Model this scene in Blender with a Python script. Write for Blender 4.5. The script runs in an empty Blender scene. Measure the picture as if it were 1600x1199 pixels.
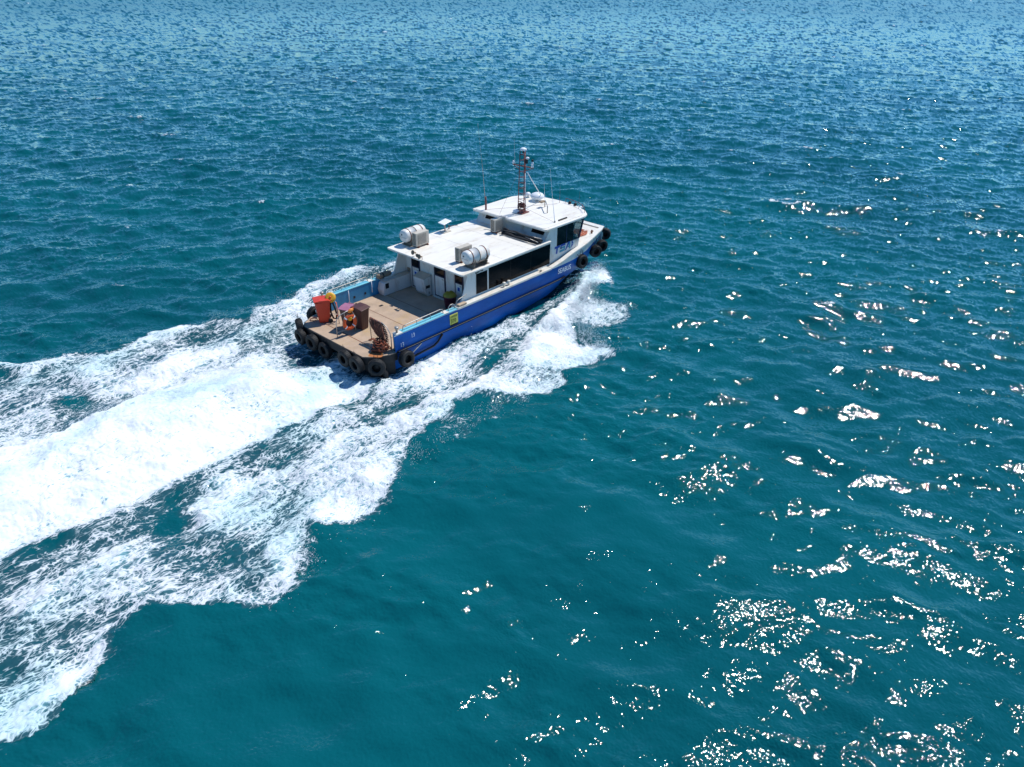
import bpy, bmesh, math, random
import numpy as np
from mathutils import Vector, Matrix
random.seed(7)
R=math.radians
sc=bpy.context.scene
COL=sc.collection
# ------------------------------------------------------------------ camera
CAM=(-14.7732,-23.3890,13.8597)
Fw=Vector((0.64024155,0.57269356,-0.51196957)); Rt=Vector((0.670522,-0.74183874,0.0086915)); Up=Vector((0.3748213,0.34885152,0.85895961))
cd=bpy.data.cameras.new('camera'); cam=bpy.data.objects.new('camera',cd); COL.objects.link(cam)
M=Matrix((( Rt.x,Up.x,-Fw.x,CAM[0]),(Rt.y,Up.y,-Fw.y,CAM[1]),(Rt.z,Up.z,-Fw.z,CAM[2]),(0,0,0,1)))
cam.matrix_world=M
cd.sensor_width=36; cd.lens=25.0; cd.clip_start=.1; cd.clip_end=60000
sc.camera=cam
# ------------------------------------------------------------------ light
SUN=Vector((0.58,-0.09,1.0)).normalized()
sel=math.asin(SUN.z); saz=math.atan2(SUN.x,SUN.y)
w=bpy.data.worlds.new('World'); sc.world=w; w.use_nodes=True
nt=w.node_tree; nt.nodes.clear()
sky=nt.nodes.new('ShaderNodeTexSky'); sky.sky_type='NISHITA'; sky.sun_disc=False
sky.sun_elevation=sel; sky.sun_rotation=saz; sky.air_density=.72; sky.dust_density=.0; sky.ozone_density=4.0
bg=nt.nodes.new('ShaderNodeBackground'); bg.inputs[1].default_value=0.138
wo=nt.nodes.new('ShaderNodeOutputWorld')
hs_=nt.nodes.new('ShaderNodeHueSaturation'); hs_.inputs['Saturation'].default_value=1.15
tn=nt.nodes.new('ShaderNodeMix'); tn.data_type='RGBA'; tn.blend_type='MULTIPLY'; tn.inputs[0].default_value=1; tn.inputs[7].default_value=(.68,.97,1.04,1)
nt.links.new(sky.outputs[0],hs_.inputs['Color']); nt.links.new(hs_.outputs[0],tn.inputs[6]); nt.links.new(tn.outputs[2],bg.inputs[0]); nt.links.new(bg.outputs[0],wo.inputs[0])
sl=bpy.data.lights.new('sun','SUN'); sl.energy=4.0; sl.angle=R(.5); sl.color=(1,.985,.94)
so=bpy.data.objects.new('sun',sl); COL.objects.link(so); so.location=(20,0,40)
so.rotation_euler=SUN.to_track_quat('Z','Y').to_euler()
sc.view_settings.view_transform='Standard'; sc.view_settings.look='None'
sc.view_settings.gamma=1; sc.view_settings.exposure=0.14
# ------------------------------------------------------------------ materials
MATS={}
def mat(name,col,rough=.5,metal=0.,var=.12,scale=3.,stain=None,stain_amt=.0,stain_scale=1.2,bump=.0,bscale=40.,spec=.5,stretch=(1,1,1),coat=0.):
    if name in MATS: return MATS[name]
    m=bpy.data.materials.new(name); m.use_nodes=True; MATS[name]=m
    n=m.node_tree.nodes; l=m.node_tree.links
    b=n['Principled BSDF']
    b.inputs['Roughness'].default_value=rough; b.inputs['Metallic'].default_value=metal
    b.inputs['Specular IOR Level'].default_value=spec
    if coat: b.inputs['Coat Weight'].default_value=coat
    tc=n.new('ShaderNodeTexCoord'); mp=n.new('ShaderNodeMapping'); mp.inputs['Scale'].default_value=stretch
    l.new(tc.outputs['Object'],mp.inputs[0])
    nz=n.new('ShaderNodeTexNoise'); nz.inputs['Scale'].default_value=scale; nz.inputs['Detail'].default_value=6; nz.inputs['Roughness'].default_value=.65
    l.new(mp.outputs[0],nz.inputs[0])
    mr=n.new('ShaderNodeMapRange'); mr.inputs[1].default_value=.3; mr.inputs[2].default_value=.7; mr.inputs[3].default_value=1-var; mr.inputs[4].default_value=1+var*.6
    l.new(nz.outputs[0],mr.inputs[0])
    mx=n.new('ShaderNodeMix'); mx.data_type='RGBA'; mx.blend_type='MULTIPLY'; mx.inputs[0].default_value=1
    mx.inputs[6].default_value=(*col,1); l.new(mr.outputs[0],mx.inputs[7])
    out=mx.outputs[2]
    if stain:
        n2=n.new('ShaderNodeTexNoise'); n2.inputs['Scale'].default_value=stain_scale; n2.inputs['Detail'].default_value=9; n2.inputs['Roughness'].default_value=.72
        l.new(mp.outputs[0],n2.inputs[0])
        m2=n.new('ShaderNodeMapRange'); m2.inputs[1].default_value=.52; m2.inputs[2].default_value=.75; m2.inputs[4].default_value=stain_amt
        l.new(n2.outputs[0],m2.inputs[0])
        x2=n.new('ShaderNodeMix'); x2.data_type='RGBA'; l.new(m2.outputs[0],x2.inputs[0]); l.new(out,x2.inputs[6]); x2.inputs[7].default_value=(*stain,1)
        out=x2.outputs[2]
    l.new(out,b.inputs['Base Color'])
    if bump:
        n3=n.new('ShaderNodeTexNoise'); n3.inputs['Scale'].default_value=bscale; n3.inputs['Detail'].default_value=3
        l.new(mp.outputs[0],n3.inputs[0])
        bp=n.new('ShaderNodeBump'); bp.inputs['Strength'].default_value=bump; bp.inputs['Distance'].default_value=.02
        l.new(n3.outputs[0],bp.inputs['Height']); l.new(bp.outputs[0],b.inputs['Normal'])
    return m
white=mat('white_paint',(.74,.72,.67),.35,var=.06,scale=1.5,stain=(.42,.26,.13),stain_amt=.8,stain_scale=2.2,stretch=(1,1,.35))
capw=mat('cream_cap_paint',(.74,.70,.62),.45,var=.1,stain=(.45,.27,.13),stain_amt=.6,stain_scale=1.8)
roofw=mat('roof_paint',(.84,.79,.70),.4,var=.07,scale=1.2,stain=(.50,.40,.28),stain_amt=.8,stain_scale=1.1,stretch=(.5,1.6,1),bump=.1,bscale=6)
blue=mat('hull_blue_paint',(.0,.088,.37),.42,var=.35,scale=.9,stain=(.0,.15,.42),stain_amt=.8,stain_scale=1.1,stretch=(.5,1,1.6),bump=.3,bscale=1.3,spec=.22)
black=mat('black_antifouling',(.008,.008,.010),.6,var=.4,scale=3,stain=(.06,.035,.02),stain_amt=.5)
cyan=mat('cyan_paint',(.16,.52,.62),.45,var=.15,scale=3,stain=(.5,.45,.4),stain_amt=.55,stain_scale=2.5)
innerblue=mat('inner_bulwark_blue',(.03,.25,.48),.5,var=.2,scale=2,stain=(.06,.38,.58),stain_amt=.7,stain_scale=2,stretch=(1,1,.5))
deckm=mat('deck_non_skid',(.47,.34,.24),.85,var=.24,scale=1.3,stain=(.50,.33,.13),stain_amt=.7,stain_scale=.9,bump=.3,bscale=60)
rust=mat('rusty_steel',(.22,.07,.035),.75,metal=.2,var=.4,scale=9)
rustred=mat('red_oxide_steel',(.20,.055,.05),.7,var=.4,scale=9,stain=(.4,.36,.32),stain_amt=.6,stain_scale=6)
steel=mat('galvanised_steel',(.45,.42,.38),.45,metal=.6,var=.25,scale=12,stain=(.25,.12,.06),stain_amt=.6,stain_scale=8)
rubber=mat('tyre_rubber',(.009,.009,.010),.7,var=.4,scale=6,stain=(.035,.034,.032),stain_amt=.6,stain_scale=3,bump=.4,bscale=22)
glassd=mat('tinted_glass',(.004,.005,.007),.06,var=.1,spec=.22)
glassb=mat('cabin_black_panel',(.0015,.002,.004),.12,var=.2,spec=.12)
orange=mat('lifebuoy_orange',(.75,.10,.02),.5,var=.15,scale=8)
redp=mat('red_plastic',(.62,.045,.016),.42,var=.12,scale=3,stain=(.62,.10,.05),stain_amt=.4)
maroon=mat('maroon_plastic',(.075,.022,.016),.5,var=.25,scale=4)
pink=mat('pink_plastic',(.38,.14,.22),.5,var=.15,scale=4)
yellow=mat('yellow_plastic',(.80,.40,.02),.5,var=.2,scale=7,stain=(.5,.2,.02),stain_amt=.6,stain_scale=7)
yel2=mat('yellow_bag_plastic',(.28,.25,.02),.4,var=.3,scale=9,bump=.6,bscale=14)
purple=mat('plum_plastic',(.09,.02,.05),.5,var=.2)
beige=mat('ac_casing',(.56,.50,.41),.5,var=.1,scale=4,stain=(.35,.22,.12),stain_amt=.5,stain_scale=3)
grille=mat('ac_grille',(.24,.21,.18),.6,var=.3,scale=30)
raftw=mat('raft_fibreglass',(.76,.73,.68),.35,var=.06,scale=4,stain=(.60,.38,.22),stain_amt=.75,stain_scale=2.4)
ropeb=mat('brown_rope',(.30,.10,.06),.9,var=.4,scale=14,bump=.6,bscale=60)
roper=mat('orange_rope',(.42,.10,.035),.9,var=.4,scale=14,bump=.6,bscale=60)
dblue=mat('door_frame_navy',(.006,.012,.05),.4)
canvas=mat('black_canvas',(.018,.018,.02),.8,var=.4,scale=6,bump=.5,bscale=12)
tan=mat('tan_canvas',(.30,.22,.15),.9,var=.3,scale=8,bump=.5,bscale=10)
signy=mat('sign_yellow',(.62,.58,.10),.5,var=.12,scale=6)
navyt=mat('logo_navy',(.0,.055,.36),.4,var=.1)
tealt=mat('logo_teal',(.02,.30,.42),.4,var=.1)
blackt=mat('black_lettering',(.01,.01,.012),.5)
olive=mat('olive_lettering',(.12,.13,.01),.5)
whitet=mat('white_lettering',(.75,.78,.82),.5,var=.05)
greenp=mat('green_rope',(.05,.25,.12),.8,var=.3)
woodm=mat('pale_wood',(.50,.36,.24),.7,var=.25,scale=6)
mesht=mat('interior_dark',(.03,.035,.04),.7)
# ------------------------------------------------------------------ builders
class MB:
    def __init__(s): s.v=[]; s.f=[]; s.m=[]; s.s=[]
    def add(s,vs,fs,mi=0,smooth=False):
        o=len(s.v); s.v+= [tuple(v) for v in vs]; s.f+=[tuple(i+o for i in f) for f in fs]; s.m+=[mi]*len(fs); s.s+=[smooth]*len(fs); return s
    def box(s,x0,x1,y0,y1,z0,z1,mi=0):
        v=[(x0,y0,z0),(x1,y0,z0),(x1,y1,z0),(x0,y1,z0),(x0,y0,z1),(x1,y0,z1),(x1,y1,z1),(x0,y1,z1)]
        return s.add(v,[(0,3,2,1),(4,5,6,7),(0,1,5,4),(1,2,6,5),(2,3,7,6),(3,0,4,7)],mi)
    def prism(s,poly,a,b,axis='z',mi=0):
        # poly list of 2D pts; extruded between a and b along axis
        n=len(poly)
        def P(p,t):
            return {'z':(p[0],p[1],t),'y':(p[0],t,p[1]),'x':(t,p[0],p[1])}[axis]
        v=[P(p,a) for p in poly]+[P(p,b) for p in poly]
        f=[tuple(range(n))[::-1],tuple(range(n,2*n))]+[(i,(i+1)%n,(i+1)%n+n,i+n) for i in range(n)]
        return s.add(v,f,mi)
    def tube(s,pts,r,seg=8,mi=0,closed=False,caps=True):
        pts=[Vector(p) for p in pts]; n=len(pts); vs=[]; fs=[]
        rr=r if isinstance(r,(list,tuple)) else [r]*n
        pn=None
        for i,p in enumerate(pts):
            if closed: t=pts[(i+1)%n]-pts[i-1]
            else: t=pts[min(i+1,n-1)]-pts[max(i-1,0)]
            t=t.normalized() if t.length>1e-9 else Vector((0,0,1))
            if pn is None: a=Vector((0,0,1)) if abs(t.z)<.9 else Vector((1,0,0)); nn=(a-t*a.dot(t)).normalized()
            else: nn=(pn-t*pn.dot(t)); nn=nn.normalized() if nn.length>1e-6 else pn
            pn=nn; b=t.cross(nn)
            for k in range(seg):
                a=2*math.pi*k/seg; vs.append(p+nn*math.cos(a)*rr[i]+b*math.sin(a)*rr[i])
        m=n if closed else n-1
        for i in range(m):
            for k in range(seg):
                j=(i+1)%n
                fs.append((i*seg+k,i*seg+(k+1)%seg,j*seg+(k+1)%seg,j*seg+k))
        s.add(vs,fs,mi,True)
        if caps and not closed:
            o=len(s.v)-len(vs)
            s.f.append(tuple(o+k for k in range(seg))[::-1]); s.f.append(tuple(o+(n-1)*seg+k for k in range(seg))); s.m+=[mi]*2; s.s+=[False]*2
        return s
    def lathe(s,prof,seg=32,mi=0,mtx=None,closed=False,smooth=True):
        # prof: (r,z) about local z
        vs=[];fs=[];n=len(prof)
        for (r,z) in prof:
            for k in range(seg):
                a=2*math.pi*k/seg; v=Vector((r*math.cos(a),r*math.sin(a),z)); vs.append(mtx@v if mtx else v)
        for i in range(n if closed else n-1):
            j=(i+1)%n
            for k in range(seg): fs.append((i*seg+k,i*seg+(k+1)%seg,j*seg+(k+1)%seg,j*seg+k))
        return s.add(vs,fs,mi,smooth)
    def build(s,name,mats,parent=None,bevel=0,loc=None):
        me=bpy.data.meshes.new(name); me.from_pydata(s.v,[],s.f)
        if not isinstance(mats,(list,tuple)): mats=[mats]
        for m in mats: me.materials.append(m)
        me.polygons.foreach_set('material_index',s.m); me.polygons.foreach_set('use_smooth',s.s)
        bm=bmesh.new(); bm.from_mesh(me); bmesh.ops.recalc_face_normals(bm,faces=bm.faces); bm.to_mesh(me); bm.free()
        me.update()
        o=bpy.data.objects.new(name,me); COL.objects.link(o)
        if parent: o.parent=parent
        if loc: o.location=loc
        if bevel:
            b=o.modifiers.new('bevel','BEVEL'); b.width=bevel; b.segments=2; b.limit_method='ANGLE'; b.angle_limit=R(35); b.harden_normals=False
        return o
def empty(name,loc,label,cat,group=None,rz=0):
    o=bpy.data.objects.new(name,None); COL.objects.link(o); o.location=loc; o.rotation_euler=(0,0,rz)
    o.empty_display_size=.2
    return tag(o,label,cat,group)
def tag(o,label,cat,group=None,kind=None):
    o['label']=label; o['category']=cat
    if group: o['group']=group
    return o
def dup(root,loc=None,rot=None,label=None):
    r=root.copy(); COL.objects.link(r)
    if loc: r.location=loc
    if rot: r.rotation_euler=rot
    if label: r['label']=label
    for ch in list(root.children):
        c=ch.copy(); COL.objects.link(c); c.parent=r
        for g in list(ch.children):
            d=g.copy(); COL.objects.link(d); d.parent=c
    return r
def text(name,s,size,m,parent,mtx,ext=.004,shear=0.,bold=0.,xs=1.):
    cu=bpy.data.curves.new(name,'FONT'); cu.body=s; cu.size=size; cu.extrude=ext; cu.shear=shear; cu.offset=bold; cu.align_x='LEFT'
    t=bpy.data.objects.new(name,cu); COL.objects.link(t)
    dg=bpy.context.evaluated_depsgraph_get()
    me=bpy.data.meshes.new_from_object(t.evaluated_get(dg)); bpy.data.objects.remove(t)
    me.materials.clear(); me.materials.append(m)
    for v in me.vertices: v.co.x*=xs
    o=bpy.data.objects.new(name,me); COL.objects.link(o)
    o.matrix_local=mtx
    if parent: o.parent=parent
    return o
def side_mtx(x,y,z,ang=0.):   # text readable from starboard (-y): local x -> +x, local y -> +z
    return Matrix.Translation((x,y,z))@Matrix.Rotation(math.pi/2,4,'X')@Matrix.Rotation(ang,4,'Z')
def interp(tab,x):
    xs=[t[0] for t in tab]
    return [float(np.interp(x,xs,[t[i] for t in tab])) for i in range(1,len(tab[0]))]
# ------------------------------------------------------------------ the boat
boat=empty('work_boat',(0,0,0),'blue and white work boat with a broad aft deck speeding across the sea','boat')
# stations: x, sheer half width, sheer z, rail half width, chine half width, chine z, keel z
ST=[(1.15,2.72,.745,2.74,2.60,-.86,-1.5),(5,2.72,.75,2.75,2.62,-.95,-1.6),(9,2.72,.75,2.75,2.58,-.88,-1.65),(11.2,2.72,.77,2.74,2.45,-.78,-1.6),
    (12.1,2.71,.90,2.70,2.32,-.68,-1.55),(12.9,2.69,1.08,2.62,2.12,-.55,-1.5),(13.6,2.62,1.15,2.48,1.90,-.42,-1.4),(14.5,2.42,1.16,2.22,1.58,-.25,-1.15),
    (15.4,2.12,1.14,1.86,1.18,-.05,-.8),(16.2,1.84,1.12,1.52,.88,.10,-.45),(16.9,1.60,1.10,1.22,.66,.25,-.1),(17.3,1.40,1.09,1.02,.48,.36,.15)]
xs=list(np.arange(1.15,11.2,.5))+list(np.arange(11.2,17.3,.25))+[17.3]
def wz(x): return interp(ST,x)
def section(x,sg):
    ws,zs,wr,wc,zc,zk=wz(x)
    zb=min(.70,zs-.045) if x>11.2 else zs-.045
    t=(zb-0)/(zs-0) if zs else 1
    wb=wr+(ws-wr)*t
    return [(x,0,zk),(x,sg*wc*.97,zc-.10),(x,sg*wc,zc),(x,sg*(wr*.5+wc*.5),zc*.45),(x,sg*wr,0),(x,sg*wb,zb),(x,sg*ws,zs)]
hb=MB()
for sg in (1,-1):
    n=7; vs=[]
    for x in xs: vs+=section(x,sg)
    for i in range(len(xs)-1):
        for k in range(n-1):
            mi=[1,1,0,0,0,2][k]
            hb.add([vs[i*n+k],vs[(i+1)*n+k],vs[(i+1)*n+k+1],vs[i*n+k+1]],[(0,1,2,3)],mi,k!=5)
# transom and stem closing faces
for x,mi in ((xs[0],1),(xs[-1],0)):
    q=5 if mi==1 else 7
    a=section(x,1)[:q]; b=section(x,-1)[1:q]
    hb.add(a+b[::-1],[tuple(range(2*q-1))],mi)
hull=hb.build('hull',[blue,black,white],boat)
bm=bmesh.new(); bm.from_mesh(hull.data); bmesh.ops.remove_doubles(bm,verts=bm.verts,dist=.001); bmesh.ops.recalc_face_normals(bm,faces=bm.faces); bm.to_mesh(hull.data); bm.free()
# rubbing rails
for sg in (1,-1):
    MB().tube([(x,sg*(wz(x)[2]+.035),0.0) for x in np.linspace(1.2,12.3,40)],.045,8).build('rubbing_rail',mat('rail_black',(.008,.009,.012),.85,spec=.1),hull)
    MB().tube([(x,sg*(wz(x)[2]+.085),0.03) for x in np.linspace(1.25,11.9,40)],.008,6).build('rubbing_strip',mat('dull_rail',(.13,.15,.20),.5),hull)
    MB().tube([(2.0,sg*2.75,-.54),(3.2,sg*2.76,-.48),(3.45,sg*2.77,-.36),(3.72,sg*2.79,-.08)],.045,8).build('lower_rail',black,hull)
    MB().tube([(1.75,sg*2.80,-.42),(2.5,sg*2.80,-.05)],.03,6).build('brace',steel,hull)
# stern black corner block under deck
MB().prism([(.35,-2.25),(1.14,-2.66),(1.14,2.66),(.35,2.25),(.35,1.15),(.9,1.0),(.9,-1.0),(.35,-1.15)],-1.15,-.36,'z').build('transom',black,boat)
# deck plate
outl=[(0,-2.05),(.28,-2.38),(.85,-2.70),(1.2,-2.74),(1.2,-2.50),(6.2,-2.50),(6.2,2.50),(1.2,2.50),(1.2,2.74),(.85,2.70),(.28,2.38),(0,2.05)]
MB().prism(outl,-.06,0,'z').build('deck',deckm,boat)
fas=[(-.05,-2.08),(.25,-2.42),(.85,-2.74),(1.22,-2.76),(1.22,2.76),(.85,2.74),(.25,2.42),(-.05,2.08)]
MB().prism(fas,-.35,-.02,'z').build('stern_fascia',black,boat)
# faint plank seams, plates and patches on the deck
MB().box(0.75,.78,-2.2,2.2,.001,.006).box(3.0,3.02,-2.4,2.4,.001,.006).box(4.6,4.62,-2.4,2.4,.001,.006).build('deck_seam',rust,boat)
MB().box(3.55,3.75,1.24,1.36,.002,.012).build('deck_drain',black,boat)
for (a,b,c,d) in ((1.9,2.6,-1.6,-.9),(1.9,2.6,1.2,1.9)):
    MB().box(a,b,c,d,.002,.014).build('deck_hatch',deckm,boat,bevel=.004)
# aft bulwarks
for sg in (1,-1):
    y0,y1=sorted((sg*2.46,sg*2.715))
    bw=MB(); bw.box(1.3,4.75,y0,y1,0.001,.72); o=bw.build('bulwark',innerblue,boat,bevel=.015)
    MB().box(1.62,4.70,y0-.012,y1+.012,.72,.762).build('bulwark_cap',cyan,o,bevel=.01)
    MB().box(1.28,1.61,y0-.012,y1+.012,.72,.765).build('cap_end',capw,o,bevel=.01)
    MB().box(3.95,4.22,y0-.015,y1+.015,.762,.772).build('cap_plate',capw,o)
    MB().box(1.285,1.30,y0+.01,y1-.01,.02,.72).build('end_plate',innerblue,o)
    yi=sg*2.452
    for x in (3.04,3.67):
        MB().box(x-.05,x+.05,yi-.004,yi+.004,.22,.33).build('scupper',black,o)
    MB().tube([(2.74,yi,.05),(2.74,yi,.70)],.02,6).build('drain_pipe',whitet,o)
    MB().tube([(4.08,yi,.2),(4.08,yi,.76)],.02,6).build('drain_pipe',whitet,o)
    # bitt on cap
    MB().lathe([(0,0),(.05,0),(.05,.17),(.085,.18),(.085,.25),(0,.25)],12).build('bitt',steel,o,loc=(1.42,sg*2.58,.765))
    # rails
    yr=sg*2.60
    def rail(pts,r=.02): return MB().tube(pts,r,8).build('handrail',steel,boat)
    rail([(1.70,yr,.76),(1.74,yr,.93),(1.9,yr,.96),(3.8,yr,.985),(3.93,yr,.95),(3.98,yr,.76)])
    for x in (2.48,3.24): MB().tube([(x,yr,.76),(x,yr,.97)],.016,6).build('rail_post',steel,boat)
    rail([(4.27,yr,.76),(4.3,yr,.93),(4.40,yr,1.0),(4.55,yr,1.0),(4.64,yr,.93),(4.68,yr,.78)])
    rail([(4.86,sg*2.50,.8),(4.88,sg*2.50,.98),(5.0,sg*2.50,1.04),(5.5,sg*2.50,1.12)])
    # side deck
    sd=MB()
    xx=list(np.linspace(4.76,11.2,12))
    vs=[]
    for x in xx: vs+=[(x,sg*2.30,.77),(x,sg*2.735,.77),(x,sg*2.735,.69),(x,sg*2.30,.69)]
    for i in range(len(xx)-1):
        for k in range(4): sd.add([vs[i*4+k],vs[i*4+4+k],vs[i*4+4+(k+1)%4],vs[i*4+(k+1)%4]],[(0,1,2,3)])
    sd.add(vs[:4],[(0,1,2,3)]); sd.add(vs[-4:],[(0,1,2,3)])
    sd.build('side_deck',capw,boat)
    MB().box(4.76,6.2,*sorted((sg*2.46,sg*2.70)),.001,.69).build('bulwark',innerblue,boat)
    # forward bulwark (sloping up)
    fb=MB(); xx=[x for x in xs if x>=11.2]; vs=[]
    for x in xx:
        ws,zs=wz(x)[:2]
        vs+=[(x,sg*(ws+.02),zs-.05),(x,sg*(ws+.02),zs+.015),(x,sg*(ws-.24),zs+.015),(x,sg*(ws-.24),zs-.05)]
    for i in range(len(xx)-1):
        for k in range(4): fb.add([vs[i*4+k],vs[i*4+4+k],vs[i*4+4+(k+1)%4],vs[i*4+(k+1)%4]],[(0,1,2,3)])
    fb.add(vs[:4],[(0,1,2,3)]); fb.add(vs[-4:],[(0,1,2,3)])
    fb.build('bulwark_cap',capw,boat)
    ib=MB(); vs=[]
    for x in xx:
        ws,zs=wz(x)[:2]; vs+=[(x,sg*(ws-.20),zs-.04),(x,sg*(ws-.20),.5)]
    for i in range(len(xx)-1): ib.add([vs[2*i],vs[2*i+2],vs[2*i+3],vs[2*i+1]],[(0,1,2,3)])
    ib.build('inner_bulwark',capw,boat)
    # double bitts on side deck
    for x in (7.87,8.19):
        MB().lathe([(0,0),(.05,0),(.045,.16),(.075,.17),(.075,.22),(0,.225)],14).build('bollard',capw,boat,loc=(x,sg*2.58,.77))
    MB().tube([(7.75,sg*2.58,.86),(8.31,sg*2.58,.86)],.025,8).build('bollard_bar',capw,boat)
    MB().box(4.85,5.32,*sorted((sg*2.52,sg*2.70)),.772,.87).build('deck_box',woodm,boat,bevel=.02)
    MB().box(10.4,10.5,*sorted((sg*2.6,sg*2.66)),.77,.87).build('cleat',steel,boat)
# bow cap and foredeck
MB().prism([(17.05,-1.52),(17.42,-1.40),(17.42,1.40),(17.05,1.52)],1.06,1.115,'z').build('bow_cap',capw,boat,bevel=.01)
MB().prism([(17.22,-1.36),(17.40,-1.36),(17.40,1.36),(17.22,1.36)],.3,1.04,'z').build('bow_plate',white,boat)
fd=[(x,-(wz(x)[0]-.1)) for x in xs if x>=13.4]; fd=fd+[(x,-y) for x,y in fd[::-1]]
MB().prism(fd,.95,1.055,'z').build('foredeck',capw,boat)
MB().box(16.05,16.12,-1.55,-1.48,1.0,1.25).box(15.95,16.22,-1.54,-1.49,1.14,1.18).build('cruciform_bitt',rust,boat,bevel=.01)
MB().box(16.05,16.12,1.48,1.55,1.0,1.25).box(15.95,16.22,1.49,1.54,1.14,1.18).build('cruciform_bitt',rust,boat,bevel=.01)
MB().box(14.9,15.3,-.4,.4,1.056,1.11).build('foredeck_hatch',capw,boat,bevel=.02)
# draft figures & lettering
text('draft_mark','13',.26,whitet,hull,side_mtx(1.42,-2.735,.13),shear=.0,xs=.8)
text('draft_mark','13',.27,whitet,hull,side_mtx(2.02,-2.728,.34),xs=.8)
text('boat_name','SEABUS',.36,whitet,hull,side_mtx(11.68,-2.742,.32),shear=.1,bold=.004,xs=.86)
def logo(y,flip=False):
    o=MB()
    def P(pts,mi): o.prism(pts,y-.006,y,'y',mi)
    k=.16
    def q(x,z): return (11.78+x*1.02+z*k, 1.21+z*1.16)
    def L(pts,mi): P([q(*p) for p in pts],mi)
    h=.34
    L([(0,h),(0,h-.10),(.15,h-.10),(.15,0),(.26,0),(.26,h-.10),(.40,h-.10),(.40,h)],0)
    L([(.46,h),(.46,.15),(.55,.15),(.55,h-.09),(.84,h-.09),(.84,h)],0)
    L([(.46,.21),(.46,.14),(.74,.14),(.74,.09),(.44,.09),(.44,0),(.84,0),(.84,.21)],1)
    L([(.86,0),(1.04,h),(1.20,h),(1.12,h-.12),(1.06,h-.18),(.96,0)],0)
    L([(1.20,h),(1.32,0),(1.20,0),(1.17,.08),(1.04,.08),(1.07,.15),(1.15,.15),(1.10,h-.1)],1)
    L([(1.36,h+.02),(1.36,.19),(1.50,.19)],0); L([(1.36,.16),(1.36,0),(1.50,.16)],0)
    return o.build('logo',[navyt,tealt],wh)
sg_=MB().box(4.22,4.70,-2.755,-2.73,.15,.60).build('sign_board',signy,boat)
text('sign_text','CAUTION',.11,olive,sg_,side_mtx(4.25,-2.757,.47),bold=.002,xs=.82)
text('sign_text','370',.25,olive,sg_,side_mtx(4.26,-2.757,.22),bold=.006,xs=.85)
MB().box(4.24,4.70,-2.752,-2.73,.07,.145).build('sign_bracket',black,boat)
# cabin
cab=MB()
cab.box(6.15,11.55,-2.35,2.35,.0,2.02)
cabin=cab.build('cabin',white,boat)
for sg in (1,-1):
    a,b=sorted((sg*2.352,sg*2.30))
    MB().prism([(5.24,.75),(5.36,.9),(5.45,1.1),(5.60,1.5),(5.72,1.78),(5.72,2.02),(6.2,2.02),(6.2,.75)],a-.003 if sg<0 else a,b+.003 if sg>0 else b,'y').build('side_wing',white,cabin)
    y=sg*2.356
    y0,y1=sorted((y,sg*2.362))
    for (x0,x1,z0,z1) in ((6.26,6.98,.84,1.80),(7.08,11.46,.84,1.86)):
        MB().box(x0,x1,y0,y1,z0,z1).build('side_window',glassb,cabin)
    for x in (8.55,10.0):
        MB().box(x,x+.012,*sorted((sg*2.362,sg*2.366)),.86,1.84).build('window_seam',black,cabin)
text('registration_mark','LJ2702',.20,blackt,cabin,side_mtx(6.20,-2.360,1.85,.02),bold=.006,xs=.95)
roof=MB().prism([(5.23,-2.50),(5.28,-2.56),(11.3,-2.56),(11.3,2.56),(5.28,2.56),(5.23,2.50)],2.02,2.10,'z').build('cabin_roof',roofw,boat,bevel=.015)
for (x0,x1,y0,y1) in ((7.9,7.93,-2.5,2.5),(9.7,9.72,-2.5,2.5)):
    MB().box(x0,x1,y0,y1,2.1,2.106).build('roof_seam',roofw,roof)
# aft cabin wall: doors
def door(y0,y1,z0=.06,z1=1.96,win=1.12):
    d=MB().box(6.118,6.15,y0,y1,z0,z1).build('door',dblue,cabin,bevel=.004)
    MB().box(6.106,6.118,y0+.07,y1-.07,z0+.06,win-.03).build('door_panel',white,d,bevel=.003)
    MB().box(6.108,6.118,y0+.07,y1-.07,win+.03,z1-.06).build('door_window',glassd,d)
    MB().box(6.085,6.106,y0+.10,y0+.20,win-.13,win-.10).build('door_handle',steel,d)
    return d
door(1.30,1.90); d2=door(-.47,.29); door(-1.66,-1.10)
MB().box(6.03,6.15,-.55,.36,0.003,.06).build('door_sill',capw,cabin,bevel=.01)
for (yc,zc) in ((1.60,.80),(-1.38,.85)):
    nb=MB().box(6.100,6.105,yc-.12,yc+.12,zc-.2,zc+.14).build('notice',whitet,cabin)
    MB().box(6.097,6.0995,yc-.07,yc+.07,zc-.1,zc+.08).build('notice_print',navyt,nb)
for k in range(22):
    y=-2.26+k*.205
    if any(a-.03<y<b+.03 for a,b in ((1.30,1.90),(-.47,.29),(-1.66,-1.10))): continue
    MB().box(6.144,6.152,y,y+.03,.05,2.0).build('wall_rib',white,cabin)
MB().lathe([(0,.0),(.07,0),(.09,.05),(.08,.1),(0,.13)],16,mtx=Matrix.Rotation(-math.pi/2,4,'Y')).build('deck_light',whitet,cabin,loc=(6.15,-.1,1.75))
MB().box(6.10,6.15,2.02,2.22,.75,.95).build('junction_box',tan,cabin,bevel=.01)
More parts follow.
